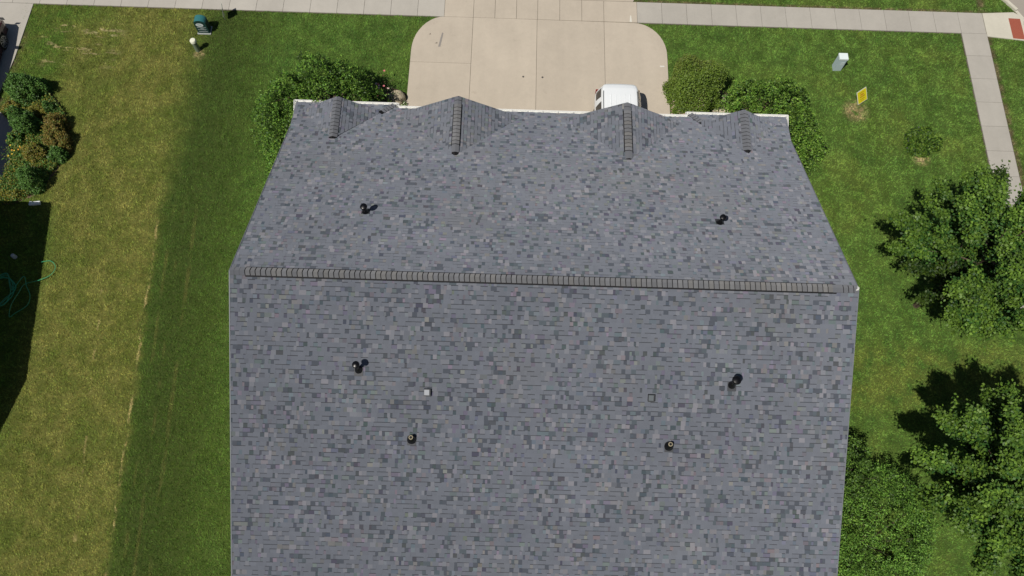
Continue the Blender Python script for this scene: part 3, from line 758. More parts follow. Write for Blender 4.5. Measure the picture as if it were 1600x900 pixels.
def lumpy(nl=26):
    d = rng.normal(size=(nl, 3)); d[:, 2] = np.abs(d[:, 2]); d /= np.linalg.norm(d, axis=1)[:, None]; a = rng.uniform(-.20, .24, nl) * math.sqrt(min(1, 22 / nl))
    nf = 120; d2 = rng.normal(size=(nf, 3)); d2[:, 2] = np.abs(d2[:, 2]); d2 /= np.linalg.norm(d2, axis=1)[:, None]; a2 = rng.uniform(-.20, .13, nf)
    def f(q):
        return 1 + (np.exp((q @ d.T - 1) * 14) * a).sum(1) + (np.exp((q @ d2.T - 1) * 90) * a2).sum(1)
    return f
def shrub(name, cx, cy, rx, ry, h, n, lsize, cols, wts, label, cat="shrub", group=None, streak=0, lumps=26, up=.6, asp=.55, stems=9, z0=0., tone=None):
    t = thing(name, (cx, cy, 0), label, cat, group)
    q = rng.normal(size=(n, 3)); q[:, 2] = np.abs(q[:, 2]) * 1.05 - .12; q /= np.linalg.norm(q, axis=1)[:, None]
    rad = np.clip(1 - np.abs(rng.normal(0, .10, n)) + rng.normal(0, .03, n), .35, 1.1) * lumpy(lumps)(q)
    P = q * rad[:, None] * np.array([rx, ry, h]) + np.array([cx, cy, 0])
    P[:, 2] = np.maximum(P[:, 2], .03 + z0)
    tw = None
    if streak:   # leaves gathered along hanging shoots
        k = n // 14; idx = rng.integers(0, k, n); P = P[idx] + rng.normal(0, 1, (n, 3)) * np.array([.05, .05, .05]); tw = rng.choice([.4, .75, 1., 1.25], k, p=[.2, .3, .3, .2])[idx][:, None]
        tt = rng.uniform(0, 1, n); out = (P - np.array([cx, cy, h * .4])); out /= np.linalg.norm(out, axis=1)[:, None]; out[:, 2] = out[:, 2] * .2 - .5
        P = P + out * (tt * streak)[:, None]; P[:, 2] = np.maximum(P[:, 2], .03)
    leaves("foliage", P, lsize, (pal(n, cols, wts) if tone is None else tone(P)) * (1 if tw is None else tw), t, up=up, asp=asp)
    m = MB()
    for i in range(stems):
        a = 2 * math.pi * i / stems + random.uniform(-.3, .3); rr = random.uniform(.3, .75)
        m.tube([(cx + .06 * math.cos(a), cy + .06 * math.sin(a), 0), (cx + rx * rr * .5 * math.cos(a), cy + ry * rr * .5 * math.sin(a), h * .45), (cx + rx * rr * math.cos(a), cy + ry * rr * math.sin(a), h * .8)], [.03, .02, .006], 5)
    m.build("stem", MAT_BARK, t); return t
GR = [(.055, .115, .016), (.085, .155, .022), (.035, .075, .014), (.12, .175, .03), (.10, .13, .03)]
def tree(name, x, y, r, ztop, label, seed, zc=4.6, ncl=190, ry=None, extra=()):
    global rng; rng = np.random.default_rng(seed); random.seed(seed)
    t = thing(name, (x, y, 0), label, "tree", "maples beside the house")
    ry = ry or r; tr = MB(); tr.tube([(x, y, 0), (x + .03, y, 1.2), (x, y + .04, 2.6), (x + .05, y, zc + .3), (x, y, ztop - .8)], [.12, .10, .09, .06, .015], 10)
    tr.build("trunk", MAT_BARK, t)
    hz = ztop - zc; cc = []; arms = []; tries = 0; lf = lumpy(14)
    while len(arms) < ncl and tries < 30000:    # limbs spread apart, so dark gaps stay between them
        tries += 1; q = rng.normal(size=3); q /= np.linalg.norm(q); q[2] = abs(q[2]) if rng.random() < .78 else -abs(q[2]) * .5
        q /= np.linalg.norm(q)
        if all(np.dot(q, o_) < math.cos(.46) for o_ in arms): arms.append(q)
    for q in arms:
        L = float(np.clip(lf(q[None])[0], .8, 1.15)) * rng.uniform(.88, 1.04); side = np.cross(q, rng.normal(size=3)); side /= np.linalg.norm(side)
        for f_ in (.42, .56, .68, .78, .86, .93, .99, 1.02):
            sp = (.10 + .42 * max(f_ - .5, 0)) * rng.choice([-1, 1]); p = q * f_ * L
            p = np.array([x + p[0] * r, y + p[1] * ry, zc + p[2] * (hz if q[2] > 0 else 1.4)]) + side * sp + rng.normal(0, .10, 3)
            cc.append(p)
    nsurf = len(cc)
    for _ in range(60):
        q = rng.normal(size=3); q /= np.linalg.norm(q); rad = rng.uniform(.25, .8)
        cc.append(np.array([x + q[0] * rad * r * .8, y + q[1] * rad * ry * .8, zc - 1.6 + q[2] * .5]))
    cc = np.array(cc)
    if len(extra): cc = np.vstack([cc, np.array(extra)])
    ncl = len(cc)
    br = MB()
    for i in range(ncl):
        p = Vector(cc[i]); b = Vector((x, y, random.uniform(2.2, zc))); mid = b.lerp(p, .55) + Vector((0, 0, .25))
        if i % 7 == 6 or i > ncl - 6: br.tube([b, mid, p], [.035, .02, .006], 5)
    br.build("branch", MAT_BARK, t)
    per = 390; n = ncl * per; idx = np.repeat(np.arange(ncl), per)
    out = cc - np.array([x, y, zc - .8]); out /= np.linalg.norm(out, axis=1)[:, None]
    sz = rng.uniform(.75, 1.25, ncl)[idx]
    along = rng.normal(0, .20, n) * sz; g = rng.normal(0, 1, (n, 3)) * np.array([.115, .115, .09]) * sz[:, None]
    P = cc[idx] + out[idx] * along[:, None] + g
    ct = np.where(np.arange(ncl) < nsurf, rng.uniform(.8, 1.25, ncl), .45)[idx]  # inner clusters get darker leaf colour, painting in the shade inside the crown
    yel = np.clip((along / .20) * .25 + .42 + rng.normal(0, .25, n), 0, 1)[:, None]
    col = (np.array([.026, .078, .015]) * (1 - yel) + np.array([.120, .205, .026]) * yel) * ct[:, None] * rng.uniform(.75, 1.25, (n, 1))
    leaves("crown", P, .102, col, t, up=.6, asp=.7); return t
tree("maple_tree", 16.5, 11.2, 2.8, 8.2, "large maple with dark gaps just below the end of the side path", 11, zc=5.2, ncl=28, ry=2.8, extra=[(17.55, 14.4, 4.5), (17.7, 14.2, 4.7), (17.35, 14.15, 4.6), (17.55, 14.65, 4.4), (17.8, 14.5, 4.7)])
tree("maple_tree", 16.2, 3.5, 2.95, 8.0, "maple in the lower right corner above the broad hedge shrub", 23, zc=5.1, ncl=32)
rng = np.random.default_rng(5); random.seed(5)
# weeping trees at the front corners
WEEP = [(.088, .195, .026), (.145, .270, .036), (.036, .085, .014), (.20, .31, .05)]
def two_lobes(name, lobes, n, ls, label, streak, wts=(4, 4, 2, 1.3), trunk=None):
    cx, cy = lobes[0][0], lobes[0][1]; t = thing(name, (cx, cy, 0), label, "tree")
    Ps = []; tone = []
    for (x, y, rx, ry, h, fr, zlo) in lobes:
        nn = int(n * fr); q = rng.normal(size=(nn, 3)); q[:, 2] = np.abs(q[:, 2]) - .15; q /= np.linalg.norm(q, axis=1)[:, None]
        rad = np.clip(1 - np.abs(rng.normal(0, .11, nn)), .3, 1.1) * lumpy(30)(q)
        P = q * rad[:, None] * np.array([rx, ry, h - zlo]) + np.array([x, y, zlo])
        k = max(nn // 26, 1); idx = rng.integers(0, k, nn); base = P[idx]
        o = base - np.array([x, y, zlo + (h - zlo) * .2]); o /= np.linalg.norm(o, axis=1)[:, None]; o[:, 2] = -.75
        tt = rng.uniform(-.4, 1, nn)[:, None] * streak
        P = base + o * tt + rng.normal(0, .045, (nn, 3)); P[:, 2] = np.maximum(P[:, 2], .05); Ps.append(P); tone.append(np.random.default_rng(nn).choice([.35, .7, 1., 1.25], k, p=[.22, .28, .3, .2])[idx])
    P = np.vstack(Ps); leaves("crown", P, ls * 1.15, pal(len(P), WEEP, wts, .2) * np.concatenate(tone)[:, None], t, up=.45, asp=.42)
    m = MB(); m.tube([(cx, cy, 0), (cx, cy, 1.5)], [.1, .08], 8)
    for i in range(16):
        L = lobes[i % len(lobes)]; a = random.uniform(0, 6.28); e = (L[0] + L[2] * .8 * math.cos(a), L[1] + L[3] * .8 * math.sin(a), L[4] * .5)
        m.tube([(cx, cy, 1.0), ((cx + e[0]) / 2, (cy + e[1]) / 2, L[4] * .6), e], [.05, .03, .01], 5)
    m.build("trunk", MAT_BARK, t); return t
two_lobes("weeping_tree", [(-7.35, 19.2, 1.65, 1.6, 3.6, .40, .5), (-8.85, 18.45, 1.5, 1.6, 3.2, .36, .4), (-9.05, 17.0, .95, 1.15, 2.5, .24, .2)], 60000, .085,
          "sprawling weeping tree wrapping round the left front corner of the house", .55)
two_lobes("weeping_tree", [(10.5, 19.5, 1.3, 1.4, 2.4, .33, .2), (11.65, 19.25, 1.35, 1.35, 2.3, .34, .2), (12.0, 18.2, 1.1, 1.05, 2.1, .33, .2)], 52000, .085,
          "round weeping tree with glossy leaves at the right front corner of the house", .45, (3, 5, 1.5, 2.2))
# dense round shrub with a bronzed top
def tone_top(P):
    n = len(P); b = pal(n, [(.105, .170, .022), (.145, .215, .030), (.055, .095, .015)], (4, 4, 2)); k = np.clip((P[:, 1] - 20.9) / 1.5 + rng.normal(0, .25, n), 0, 1)[:, None] * .7
    return b * (1 - k) + np.array([.16, .145, .042]) * k * rng.uniform(.7, 1.3, (n, 1))
shrub("rounded_shrub", 7.98, 20.75, 1.22, 1.2, 2.0, 24000, .06, GR, (1,) * 5, "tightly clipped round shrub with bronze tinted top beside the driveway's right edge", tone=tone_top, up=.8, asp=.8, lumps=60)
shrub("small_shrub", 17.8, 18.65, .64, .58, 1.05, 7000, .095, [(.055, .115, .016), (.115, .19, .024), (.012, .030, .007)], (4, 4, 2), "small yellow green shrub alone on the right lawn near the side path", up=.3, asp=.75, lumps=40)  # dark greens in this palette put the shrub's self-shading into leaf colour
# low right shrubs by the rear corner
shrub("hedge_shrub", 12.35, 4.25, 1.05, 1.35, 2.3, 12000, .075, [(.070, .145, .022), (.110, .195, .030), (.032, .070, .013)], (4, 3, 2), "darker upright shrub against the right side wall of the house", streak=.2)
shrub("hedge_shrub", 13.15, 2.0, 1.95, 2.6, 2.0, 42000, .085, [(.110, .235, .034), (.155, .300, .045), (.050, .115, .018), (.20, .32, .05)], (4, 4, 2, 1), "broad feathery green shrub filling the lower right beside the roof edge", streak=.3, asp=.35)
# weeds by the right wall
shrub("low_weeds", 12.3, 15.9, .45, .9, .35, 900, .07, [(.07, .12, .02), (.05, .085, .016), (.13, .17, .03)], (3, 2, 2), "straggly low weeds growing between the right wall and the lawn", "weeds", stems=4)
shrub("low_weeds", 11.9, 14.1, .35, .8, .3, 600, .06, [(.07, .12, .02), (.05, .085, .016), (.13, .17, .03)], (3, 2, 2), "sparse weeds lower down beside the right rake of the roof", "weeds", stems=4)
shrub("bronze_shrub", -9.15, 14.75, .4, .5, .6, 900, .06, [(.12, .04, .02), (.07, .06, .02)], (2, 2), "small reddish shrub tucked under the left roof edge behind the weeping tree", stems=5)
# neighbour's bed
G_ = [(.075, .165, .034), (.105, .21, .042), (.045, .10, .020)]; B_ = [(.19, .135, .034), (.24, .18, .042), (.12, .12, .03), (.13, .17, .03)]; Y_ = [(.26, .23, .035), (.20, .19, .035), (.12, .15, .028)]
shrub("round_shrub", -20.85, 19.85, 0.69, 0.60, 1.44, 7140, 0.08, G_, (3, 3, 2), "round dark green shrub standing alone at the top of the neighbour's bed")
shrub("round_shrub", -20.45, 18.15, 0.54, 0.48, 1.15, 5100, 0.08, G_, (3, 3, 2), "dark green rounded shrub in the middle of the bed beside the walk")
shrub("round_shrub", -19.72, 15.5, 0.54, 0.52, 1.21, 5440, 0.07, G_, (3, 3, 2), "compact green shrub at the lower end of the neighbour's bed")
shrub("spirea_bush", -19.35, 18.15, 0.54, 0.50, 0.98, 5440, 0.07, B_, (3, 3, 2, 2), "upper of two rusty orange bushes at the lawn edge of the bed")
shrub("spirea_bush", -19.05, 17.35, 0.50, 0.48, 0.86, 4760, 0.07, B_, (2, 3, 2, 2), "lower of two rusty orange bushes at the lawn edge of the bed")
shrub("spirea_bush", -19.85, 16.75, 0.50, 0.40, 0.80, 4250, 0.07, B_[1:] + Y_[:1], (2, 2, 3, 2), "olive brown bush between the green shrubs low in the bed")
shrub("spirea_bush", -20.2, 18.85, 0.64, 0.30, 0.57, 3740, 0.07, Y_, (2, 3, 2), "low golden leaved bush below the topmost dark shrub")
shrub("spirea_bush", -21.45, 18.95, 0.41, 0.38, 0.57, 2720, 0.07, Y_ + B_[:1], (1, 3, 2, 2), "faded yellow brown bush at the corner of the shaded walk")
shrub("leafy_plant", -18.95, 16.75, 0.37, 0.32, 0.63, 2210, 0.1, G_, (2, 2, 3), "dark broad leaved plant below the rusty bushes", "plant")
shrub("leafy_plant", -20.9, 17.45, 0.34, 0.32, 0.57, 1870, 0.09, G_ + Y_[:1], (3, 3, 2, 1), "bushy green plant leaning over the edge of the shaded walk", "plant")
shrub("leafy_plant", -19.85, 19.0, 0.26, 0.27, 0.57, 1530, 0.07, G_, (3, 3, 2), "small green plant beside the topmost rusty bush", "plant")
shrub("leafy_plant", -20.6, 14.85, 0.64, 0.17, 0.40, 2040, 0.07, Y_ + G_[:1], (3, 3, 2, 2), "straggly yellow green strip of plants along the lower edge of the bed", "plant")
bp = [(-22.1, 18.8), (-21.5, 19.9), (-20.3, 20.0), (-19.3, 18.8), (-18.85, 17.6), (-19.05, 16.2), (-19.6, 15.1), (-20.4, 14.6), (-21.0, 14.8), (-20.9, 16.4), (-21.0, 17.5), (-21.3, 18.4)]
n_ = 60000; px = rng.uniform(-22.2, -18.8, n_); py = rng.uniform(14.4, 20.2, n_); kk = inside(px, py, [(-22.1, 18.9), (-21.5, 19.9), (-20.3, 20.1), (-19.2, 18.9), (-18.8, 17.6), (-19.0, 16.2), (-19.55, 15.05), (-20.4, 14.5), (-21.6, 14.4)]) & ~inside(px, py, ppatio)
kk &= (np.sin(px * 5.1) + np.sin(py * 4.3 + px * 2) + rng.normal(0, .8, n_)) > -1.3
px, py = px[kk], py[kk]; q = np.stack([px, py, np.abs(rng.normal(.10, .08, len(px))) + .02], 1)
tag(leaves("ground_cover", q, .075, pal(len(q), G_ + Y_, (3, 3, 3, 2, 2, 2)), None), "low mixed green and golden ground cover between the neighbour's shrubs", "ground cover", kind="stuff")
fl = thing("daylily_plant", (-20.55, 16.75, 0), "daylily clump with small yellow orange flowers at the edge of the walk", "plant")
q = rng.normal(0, 1, (700, 3)) * np.array([.3, .25, .12]) + np.array([-20.55, 16.75, .3]); q[:, 2] = np.abs(q[:, 2])
leaves("foliage", q, .12, pal(700, G_ + Y_[1:], (2, 2, 1, 1, 1)), fl, asp=.25)
def blossoms(parent, n, cx, cy, sx, sy, z, size, cols):
    for _ in range(n):
        x, y, zz = cx + random.gauss(0, sx), cy + random.gauss(0, sy), z + random.gauss(0, .04); m = MB(); c = random.choice(cols)
        mid = []
        for q in range(5):
            a = 6.283 * q / 5; d = Vector((math.cos(a), math.sin(a), .45)) * size; s_ = Vector((-math.sin(a), math.cos(a), 0)) * size * .45; o_ = Vector((x, y, zz))
            m.face([o_, o_ + d * .6 - s_, o_ + d, o_ + d * .6 + s_], c)
        m.build("flower", MAT_RAW, parent)
blossoms(fl, 9, -20.55, 16.75, .25, .22, .58, .04, ((.60, .42, .04), (.62, .28, .03)))
# plants by the boulder
ro = thing("rose_bush", (-5.72, 20.05, 0), "rose bush with pink and white flowers beside the tan boulder", "plant")
q = rng.normal(0, 1, (1300, 3)) * np.array([.30, .42, .16]) + np.array([-5.72, 20.05, .4]); q[:, 2] = np.abs(q[:, 2])
leaves("foliage", q, .07, pal(1300, [(.05, .10, .02), (.09, .13, .035), (.10, .05, .03)], (4, 3, 1)), ro)
blossoms(ro, 16, -5.7, 20.1, .2, .32, .74, .055, ((.55, .16, .17), (.7, .5, .46), (.75, .72, .65)))
ho = thing("hosta_plant", (-4.80, 19.72, 0), "variegated hosta with cream striped leaves between the boulder and the driveway", "plant")
m = MB()
for i in range(60):
    a = random.uniform(0, 6.28); L = random.uniform(.12, .26); w_ = .035; cx, cy = -4.80 + random.gauss(0, .08), 19.72 + random.gauss(0, .16)
    d = Vector((math.cos(a), math.sin(a), 0)); s = Vector((-d.y, d.x, 0)); b = Vector((cx, cy, .08)); mid = b + d * L * .55 + Vector((0, 0, .13)); e = b + d * L
    cg = random.choice(((.10, .17, .04), (.07, .13, .03))); cw = (.62, .66, .48)
    for (p0, p1) in ((b, mid), (mid, e)):
        k0, k1 = (.3, 1) if p0 is b else (1, .1)
        m.face([p0 - s * w_ * k0, p1 - s * w_ * k1, p1, p0], cw if random.random() < .6 else cg); m.face([p0, p1, p1 + s * w_ * k1, p0 + s * w_ * k0], cg)
m.build("foliage", MAT_RAW, ho)
# rocks
def rock(cx, cy, rx, ry, h, col, name, label, cat="rock", group=None, seed=0, yaw=0.):
    rs = np.random.default_rng(seed); import bmesh
    bm = bmesh.new(); bmesh.ops.create_icosphere(bm, subdivisions=3, radius=1)
    pl = rs.normal(size=(9, 3)); pl /= np.linalg.norm(pl, axis=1)[:, None]; dd = rs.uniform(.62, .9, 9)
    for v in bm.verts:
        p = np.array(v.co)
        for a, d in zip(pl, dd):
            t = p @ a
            if t > d: p = p - a * (t - d)
        p += rs.normal(0, .015, 3); p[2] = max(p[2], -.2)
        c, s = math.cos(yaw), math.sin(yaw); x, y = p[0] * rx, p[1] * ry
        v.co = (x * c - y * s, x * s + y * c, p[2] * h)
    me = bpy.data.meshes.new(name); bm.to_mesh(me); bm.free(); me.materials.append(MAT_ROCK)
    a = me.attributes.new("col", 'FLOAT_COLOR', 'FACE'); a.data.foreach_set("color", np.tile((*col, 1.), len(me.polygons)).astype(np.float32))
    o = bpy.data.objects.new(name, me); o.location = (cx, cy, .02 + h * .15); C.objects.link(o); return tag(o, label, cat, group)
rock(-5.02, 20.08, .50, .42, .42, (.36, .31, .22), "boulder", "large flat tan boulder beside the driveway's left edge", seed=3, yaw=.5)
rock(-5.55, 19.75, .26, .22, .22, (.30, .25, .19), "boulder", "smaller brown rock just below the large tan boulder", seed=4)
rock(9.50, 20.50, .24, .40, .3, (.60, .54, .44), "boulder", "pale elongated rock wedged between the two front shrubs", seed=5, yaw=.4)
rock(9.22, 19.98, .42, .34, .25, (.60, .52, .40), "boulder", "cream flat rock nearest the roof between the two front shrubs", seed=6, yaw=.2)
EDG = ["stone in the border at the driveway's right edge, nearest the round shrub", ]
for i, (x, y, r) in enumerate([(7.16, 20.42, .14), (7.26, 20.2, .15), (7.42, 19.98, .16), (7.6, 19.78, .15)]):
    rock(x, y, r, r * .85, .14, (.42, .33, .25), "border_stone", ["topmost pinkish stone of the short row beside the driveway's right edge", "second stone down in the short row beside the driveway", "third stone down in the short row beside the driveway", "lowest stone of the short row, nearest the gutter corner"][i], "stone", "border stones right of the driveway", seed=20 + i)
# loose river stones as ground cover
m = MB()
for i in range(420):
    if i < 260: x, y = random.uniform(7.07, 9.6), random.uniform(18.6, 20.8)
    else: x, y = random.uniform(-6.2, -4.68), random.uniform(18.6, 20.5)
    r = random.uniform(.02, .05); c = random.choice(((.42, .34, .27), (.30, .22, .17), (.5, .44, .36), (.2, .13, .1)))
    m.obox((x, y, .012), (r * 2, r * .5, 0), (-r * .5, r * 1.6, 0), (0, 0, r * .7), c)
tag(m.build("bed_gravel", MAT_RAW, bevel=.006), "loose reddish gravel scattered over the front planting beds", "gravel", kind="stuff")

# ================================================================== STREET FURNITURE
# round white capped post
t = thing("utility_post", (-14.09, 22.42, 0), "short grey green utility post with a round white cap on the left lawn", "post")
m = MB(); m.tube([(-14.09, 22.42, 0), (-14.09, 22.42, .62)], [.115, .105], 18, (.16, .20, .14)); m.build("post_body", MAT_RAW, t, smooth=True)
m = MB(); m.tube([(-14.09, 22.42, .6), (-14.09, 22.42, .70), (-14.09, 22.42, .735), (-14.09, 22.42, .745)], [.135, .135, .11, .05], 20, (.72, .72, .58)); m.build("cap", MAT_RAW, t, smooth=True)
# green domed utility box with emblem
gx, gy = -13.95, 23.50
t = thing("utility_box", (gx, gy, 0), "dark green round topped utility box with a white emblem near the sidewalk", "utility box")
m = MB(); prof = []
W2, HH, DD = .26, .88, .17
for i in range(13): a = math.pi * i / 12; prof.append((W2 * math.cos(a), HH - .2 + .2 * math.sin(a)))
prof = [(W2, 0)] + prof + [(-W2, 0)]
for i in range(len(prof) - 1):
    (a, za), (b, zb) = prof[i], prof[i + 1]; cc = (.03, .15, .16) if za > .5 and zb > .5 else (.012, .04, .035)
    m.face([(gx + a, gy - DD, za), (gx + a, gy + DD, za), (gx + b, gy + DD, zb), (gx + b, gy - DD, zb)], cc)
for sg in (-1, 1): m.face([(gx + a, gy + sg * DD, z) for a, z in (prof if sg > 0 else prof[::-1])], (.012, .045, .04))
m.build("box_body", MAT_RAW, t)
m = MB(); m.box((gx - .3, gy - .22, 0), (gx + .3, gy + .22, .05), (.35, .37, .36)); m.build("base_plate", MAT_RAW, t)
m = MB(); n = 22
m.face([(gx - .03 + .17 * math.cos(6.283 * i / n), gy - DD - .004, .60 + .115 * math.sin(6.283 * i / n)) for i in range(n)], (.62, .66, .66))
for q, (dx, dz, l) in enumerate(((-.10, .63, .12), (-.05, .60, .14), (.0, .57, .10))): m.box((gx + dx - l * .3, gy - DD - .008, dz - .006), (gx + dx + l * .7, gy - DD - .005, dz + .008), (.10, .22, .24))
for z, a, b in ((.43, -.20, .20), (.36, -.06, .08), (.29, -.20, .18), (.16, -.18, .2)): m.box((gx + a, gy - DD - .006, z - .009), (gx + b, gy - DD - .003, z + .009), (.55, .6, .6))
m.build("emblem", MAT_RAW, t)
# pale pedestal on the right lawn
px_, py_ = 14.66, 22.55
t = thing("cable_pedestal", (px_, py_, 0), "tall pale blue grey cable pedestal standing on the right lawn", "pedestal")
m = MB(); m.box((px_ - .175, py_ - .15, 0), (px_ + .175, py_ + .15, .78), (.46, .56, .59)); m.build("pedestal_body", MAT_RAW, t, bevel=.012)
m = MB(); m.box((px_ - .195, py_ - .165, .78), (px_ + .195, py_ + .165, .87), (.70, .78, .78)); m.build("cap", MAT_RAW, t, bevel=.02)
m = MB(); m.box((px_ - .02, py_ - .156, .42), (px_ + .12, py_ - .151, .62), (.56, .64, .66)); m.build("plate", MAT_RAW, t)
# yellow yard sign, leaning back
def quadsign(name, corners, th, col, label, cat, marks, edge):
    c = [Vector(p) for p in corners]          # BL, BR, TR, TL
    t = thing(name, (c[0].x, c[0].y, 0), label, cat)
    ux, uy = (c[1] - c[0]), (c[3] - c[0]); nn = ux.cross(uy).normalized()
    if nn.z < 0 and abs(nn.z) > .05: nn = -nn
    ce = (c[0] + c[1] + c[2] + c[3]) / 4
    m = MB(); m.obox(ce - nn * th, ux, uy, nn * th, edge); m.build("sign_panel", MAT_RAW, t)
    m = MB(); m.obox(ce + nn * .002, ux * .9, uy * .92, nn * .002, col)
    for (u, v, wu, hv, cc) in marks: m.obox(ce + ux * u + uy * v + nn * .005, ux * wu, uy * hv, nn * .002, cc)
    m.build("sign_face", MAT_RAW, t)
    m = MB()
    for k in (-.33, .33):
        p = ce + ux * k - uy * .5; m.tube([p + uy * .9 - nn * (th + .006), p - nn * (th + .006), Vector((p.x, p.y, -.05)) - nn * .02], .007, 5, (.3, .3, .3))
    m.build("wire_stake", MAT_RAW, t); return t
quadsign("yard_sign", [(15.36, 20.55, .10), (15.80, 20.86, .14), (15.55, 21.12, .66), (15.12, 20.82, .62)], .02, (.62, .55, .01),
         "small yellow lawn sign leaning over a worn patch on the right lawn", "sign",
         [(0, .30, .5, .05, (.40, .22, .02)), (0, .14, .35, .10, (.45, .20, .02)), (.02, -.02, .5, .10, (.42, .24, .02)), (0, -.2, .45, .05, (.35, .2, .02)), (-.02, -.33, .3, .03, (.3, .16, .02))], (.62, .64, .5))
quadsign("yard_sign", [(-13.12, 24.05, .28), (-13.22, 24.42, .28), (-13.12, 24.44, .88), (-13.0, 24.05, .88)], .012, (.5, .5, .46),
         "thin pale lawn sign seen edge on below the sidewalk, casting a dark square shadow", "sign", [(0, .1, .6, .12, (.1, .15, .3))], (.5, .52, .45))
# tactile pad
m = MB(); m.prism(ccw([(23.08, 24.48), (23.62, 24.44), (23.62, 25.6), (23.08, 25.62)]), Z, Z + .008, (.33, .095, .06))
for i in range(9):
    for j in range(20): m.obox((23.12 + i * .055, 24.52 + j * .055, Z + .008), (.022, 0, 0), (0, .022, 0), (0, 0, .005), (.33, .095, .06))
tag(m.build("tactile_pad", MAT_RAW), "brick red tactile paving pad on the pale corner ramp", "paving pad")
# two driveway drain caps and a spilt stain marks
for i, (x, y) in enumerate(((.52, 21.53), (1.38, 21.53))):
    m = MB(); m.tube([(x, y, Z), (x, y, Z + .006)], .045, 14, (.08, .075, .07)); tag(m.build("drain_cap", MAT_RAW), ("left" if i == 0 else "right") + " one of two small dark caps near the middle joint of the driveway", "cap", "caps set in the driveway")
m = MB(); m.face([(-3.36, 23.0, Z + .0035), (-3.26, 23.0, Z + .0035), (-3.16, 23.75, Z + .0035), (-3.22, 23.8, Z + .0035)], (.26, .24, .22))
m.face([(-3.52, 23.18, Z + .0035), (-3.40, 23.17, Z + .0035), (-3.41, 23.26, Z + .0035)], (.2, .17, .14)); m.face([(-3.82, 23.66, Z + .0035), (-3.72, 23.66, Z + .0035), (-3.74, 23.74, Z + .0035)], (.2, .17, .14))
tag(m.build("driveway_stain", MAT_CONC), kind="structure")
m = MB(); m.face([(5.36, 24.72, Z + .004), (5.47, 24.72, Z + .004), (5.44, 25.08, Z + .004), (5.40, 25.08, Z + .004)], (.62, .6, .53))
m.face([(6.66, 22.28, Z + .004), (6.86, 22.28, Z + .004), (6.86, 22.35, Z + .004), (6.66, 22.35, Z + .004)], (.62, .6, .55))
m.face([(-2.98, 25.75, Z + .004), (-2.7, 25.73, Z + .004), (-2.68, 25.85, Z + .004), (-2.9, 25.87, Z + .004)], (.6, .58, .5))
tag(m.build("concrete_patch", MAT_CONC), kind="structure")
# garden hose
pts = [(-18.9, 10.9, .04), (-19.2, 10.75, .03), (-19.15, 10.3, .03), (-19.35, 10.1, .04)]
def curve_tube(P, r, mat, name, n=10):
    P = [Vector(p) for p in P]; out = []
    for i in range(len(P) - 1):
        p0, p1, p2, p3 = P[max(i - 1, 0)], P[i], P[i + 1], P[min(i + 2, len(P) - 1)]
        for k in range(n):
            t = k / n; out.append(.5 * ((2 * p1) + (-p0 + p2) * t + (2 * p0 - 5 * p1 + 4 * p2 - p3) * t * t + (-p0 + 3 * p1 - 3 * p2 + p3) * t ** 3))
    m = MB(); m.tube(out, r, 6); return m
hs = [(-18.62, 11.95), (-18.25, 12.0), (-18.0, 11.75), (-18.1, 11.4), (-18.5, 11.15), (-19.05, 10.98), (-19.2, 10.6), (-19.35, 10.1), (-19.3, 9.6), (-19.1, 9.75), (-18.75, 10.1), (-18.72, 10.5), (-18.95, 10.9), (-19.15, 11.3)]
for i in range(46):
    a = i * .8; hs.append((-20.0 + (.55 + .12 * math.sin(i * 1.7)) * math.cos(a), 10.7 + (.6 + .15 * math.cos(i * 2.3)) * math.sin(a)))
m = curve_tube([(x, y, .075 + .012 * (i % 5)) for i, (x, y) in enumerate(hs)], .013, MAT_HOSE, "garden_hose", 6)
tag(m.build("garden_hose", MAT_HOSE, smooth=True), "tangled green garden hose lying half in the house shade at the left", "hose")
# white downspout end by the bed
t = thing("downspout_end", (-19.45, 14.52, 0), "white downspout end lying beside the lower corner of the bed", "downspout")
m = MB(); m.obox((-19.45, 14.55, .02), (.34, .05, 0), (-.02, .14, 0), (0, 0, .10), (.70, .73, .76)); m.build("spout", MAT_RAW, t, bevel=.02)
m = MB(); m.obox((-19.62, 14.50, .10), (.1, 0, 0), (0, .16, 0), (0, 0, .08), (.6, .66, .74)); m.build("elbow", MAT_RAW, t, bevel=.01)
m = MB(); m.tube([(-19.75, 12.15, .0), (-19.75, 12.15, .2), (-19.75, 12.15, .24)], [.09, .08, .05], 10, (.4, .45, .5))
tag(m.build("garden_lamp", MAT_RAW), "small grey blue garden lamp in the deep house shade at the left", "lamp")

# ================================================================== LAWN
rng = np.random.default_rng(99)
A = (-25., 24.2, -3., 29.3); dens = 330
n = int((A[1] - A[0]) * (A[3] - A[2]) * dens)
gx_ = rng.uniform(A[0], A[1], n); gy_ = rng.uniform(A[2], A[3], n)
keep = np.ones(n, bool); e = .015
keep &= ~inside(gx_, gy_, [(a * 1.0, b) for a, b in drive])
keep &= ~((gy_ > 24.69 - e) & (gy_ < 25.87 + e))
keep &= ~((gx_ > 20.72 - e) & (gx_ < 21.9 + e) & (gy_ < 24.8))
keep &= ~((gx_ > -7.9) & (gx_ < 10.3) & (gy_ > .8) & (gy_ < 17.1))
keep &= ~((gx_ > 21.88) & (gy_ > 24.45) & (gy_ < 25.95))
keep &= ~(inside(gx_, gy_, [(22.9, 26.85), (21.65, 29.4), (24.3, 29.4), (24.3, 24.3), (23.72, 25.62)]))
keep &= ~(inside(gx_, gy_, [(-3.2, 25.8), (5.6, 25.8), (7.05, 29.4), (-4.65, 29.4)]))
keep &= ~inside(gx_, gy_, [(-31, 17), (-22.3, 17), (-22.32, 19.7), (-22.08, 21.7), (-21.95, 24.7), (-31, 24.7)])
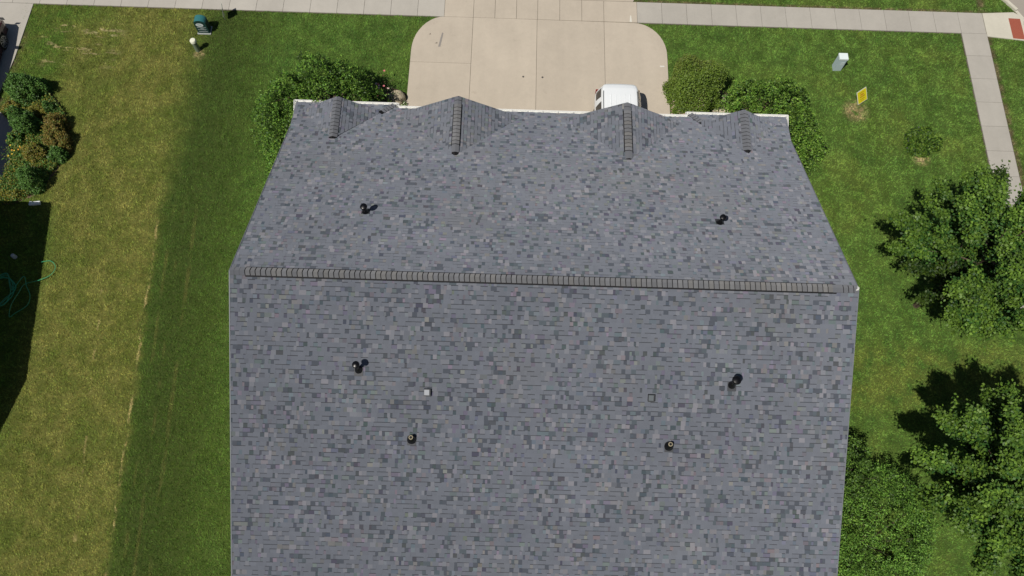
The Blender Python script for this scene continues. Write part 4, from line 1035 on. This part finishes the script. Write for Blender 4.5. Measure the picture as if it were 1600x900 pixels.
for b in (bed_F, bed_G, bed_H, [(-22.25, 18.9), (-21.5, 20.1), (-20.3, 20.2), (-19.2, 18.9), (-18.75, 17.6), (-18.95, 16.2), (-19.5, 15.0), (-20.4, 14.5), (-22.3, 14.4)], ppatio):
    keep &= ~inside(gx_, gy_, b)
keep &= ~((gx_ > -7.6) & (gx_ < 10.0) & (gy_ < 17.0) & (gy_ > -3) & (gy_ < 16.9))
gx_, gy_ = gx_[keep], gy_[keep]; n = len(gx_)
# clumped brightness: grass leans in tufts
def vnoise(x, y, s, seed):
    r = np.random.default_rng(seed); G = r.random((256, 256)); u, v = x * s + 500, y * s + 500
    i, j = np.floor(u).astype(int), np.floor(v).astype(int); f, g = u - i, v - j; f, g = f * f * (3 - 2 * f), g * g * (3 - 2 * g)
    q = lambda a, b: G[a % 256, b % 256]
    return (q(i, j) * (1 - f) + q(i + 1, j) * f) * (1 - g) + (q(i, j + 1) * (1 - f) + q(i + 1, j + 1) * f) * g
cl = vnoise(gx_, gy_, 6, 1) * .4 + vnoise(gx_, gy_, 15, 2) * .6
lean = vnoise(gx_, gy_, 2.0, 3) * 6.283 * 2
K = 3
bx = np.repeat(gx_, K) + rng.normal(0, .02, n * K); by = np.repeat(gy_, K) + rng.normal(0, .02, n * K)
an = np.repeat(lean, K) + rng.normal(0, 1.3, n * K); hh = rng.uniform(.025, .06, n * K) * np.repeat(.6 + .8 * cl, K); ln = rng.uniform(.03, .08, n * K)
wv = rng.uniform(.008, .017, n * K); dx, dy = np.cos(an), np.sin(an)
P0 = np.stack([bx - dy * wv, by + dx * wv, np.zeros(n * K)], 1); P1 = np.stack([bx + dy * wv, by - dx * wv, np.zeros(n * K)], 1)
P2 = np.stack([bx + dx * ln, by + dy * ln, hh], 1)
V = np.stack([P0, P1, P2], 1).reshape(-1, 3); F = np.arange(n * K * 3).reshape(-1, 3)
sh = np.repeat(rng.uniform(.6, 1.4, n) * (.62 + .76 * cl), K)[:, None] * rng.uniform(.85, 1.15, (n * K, 1))
tint = 1 + rng.normal(0, .08, (n * K, 3)) * np.array([1, .5, .6])
lawn = np_mesh("lawn_grass", V, F, MAT_GRASS, None, np.clip(sh * tint, .2, 2.2))
tag(lawn, "short mown grass, olive on the left lot and deep green round the house", "grass", kind="stuff")
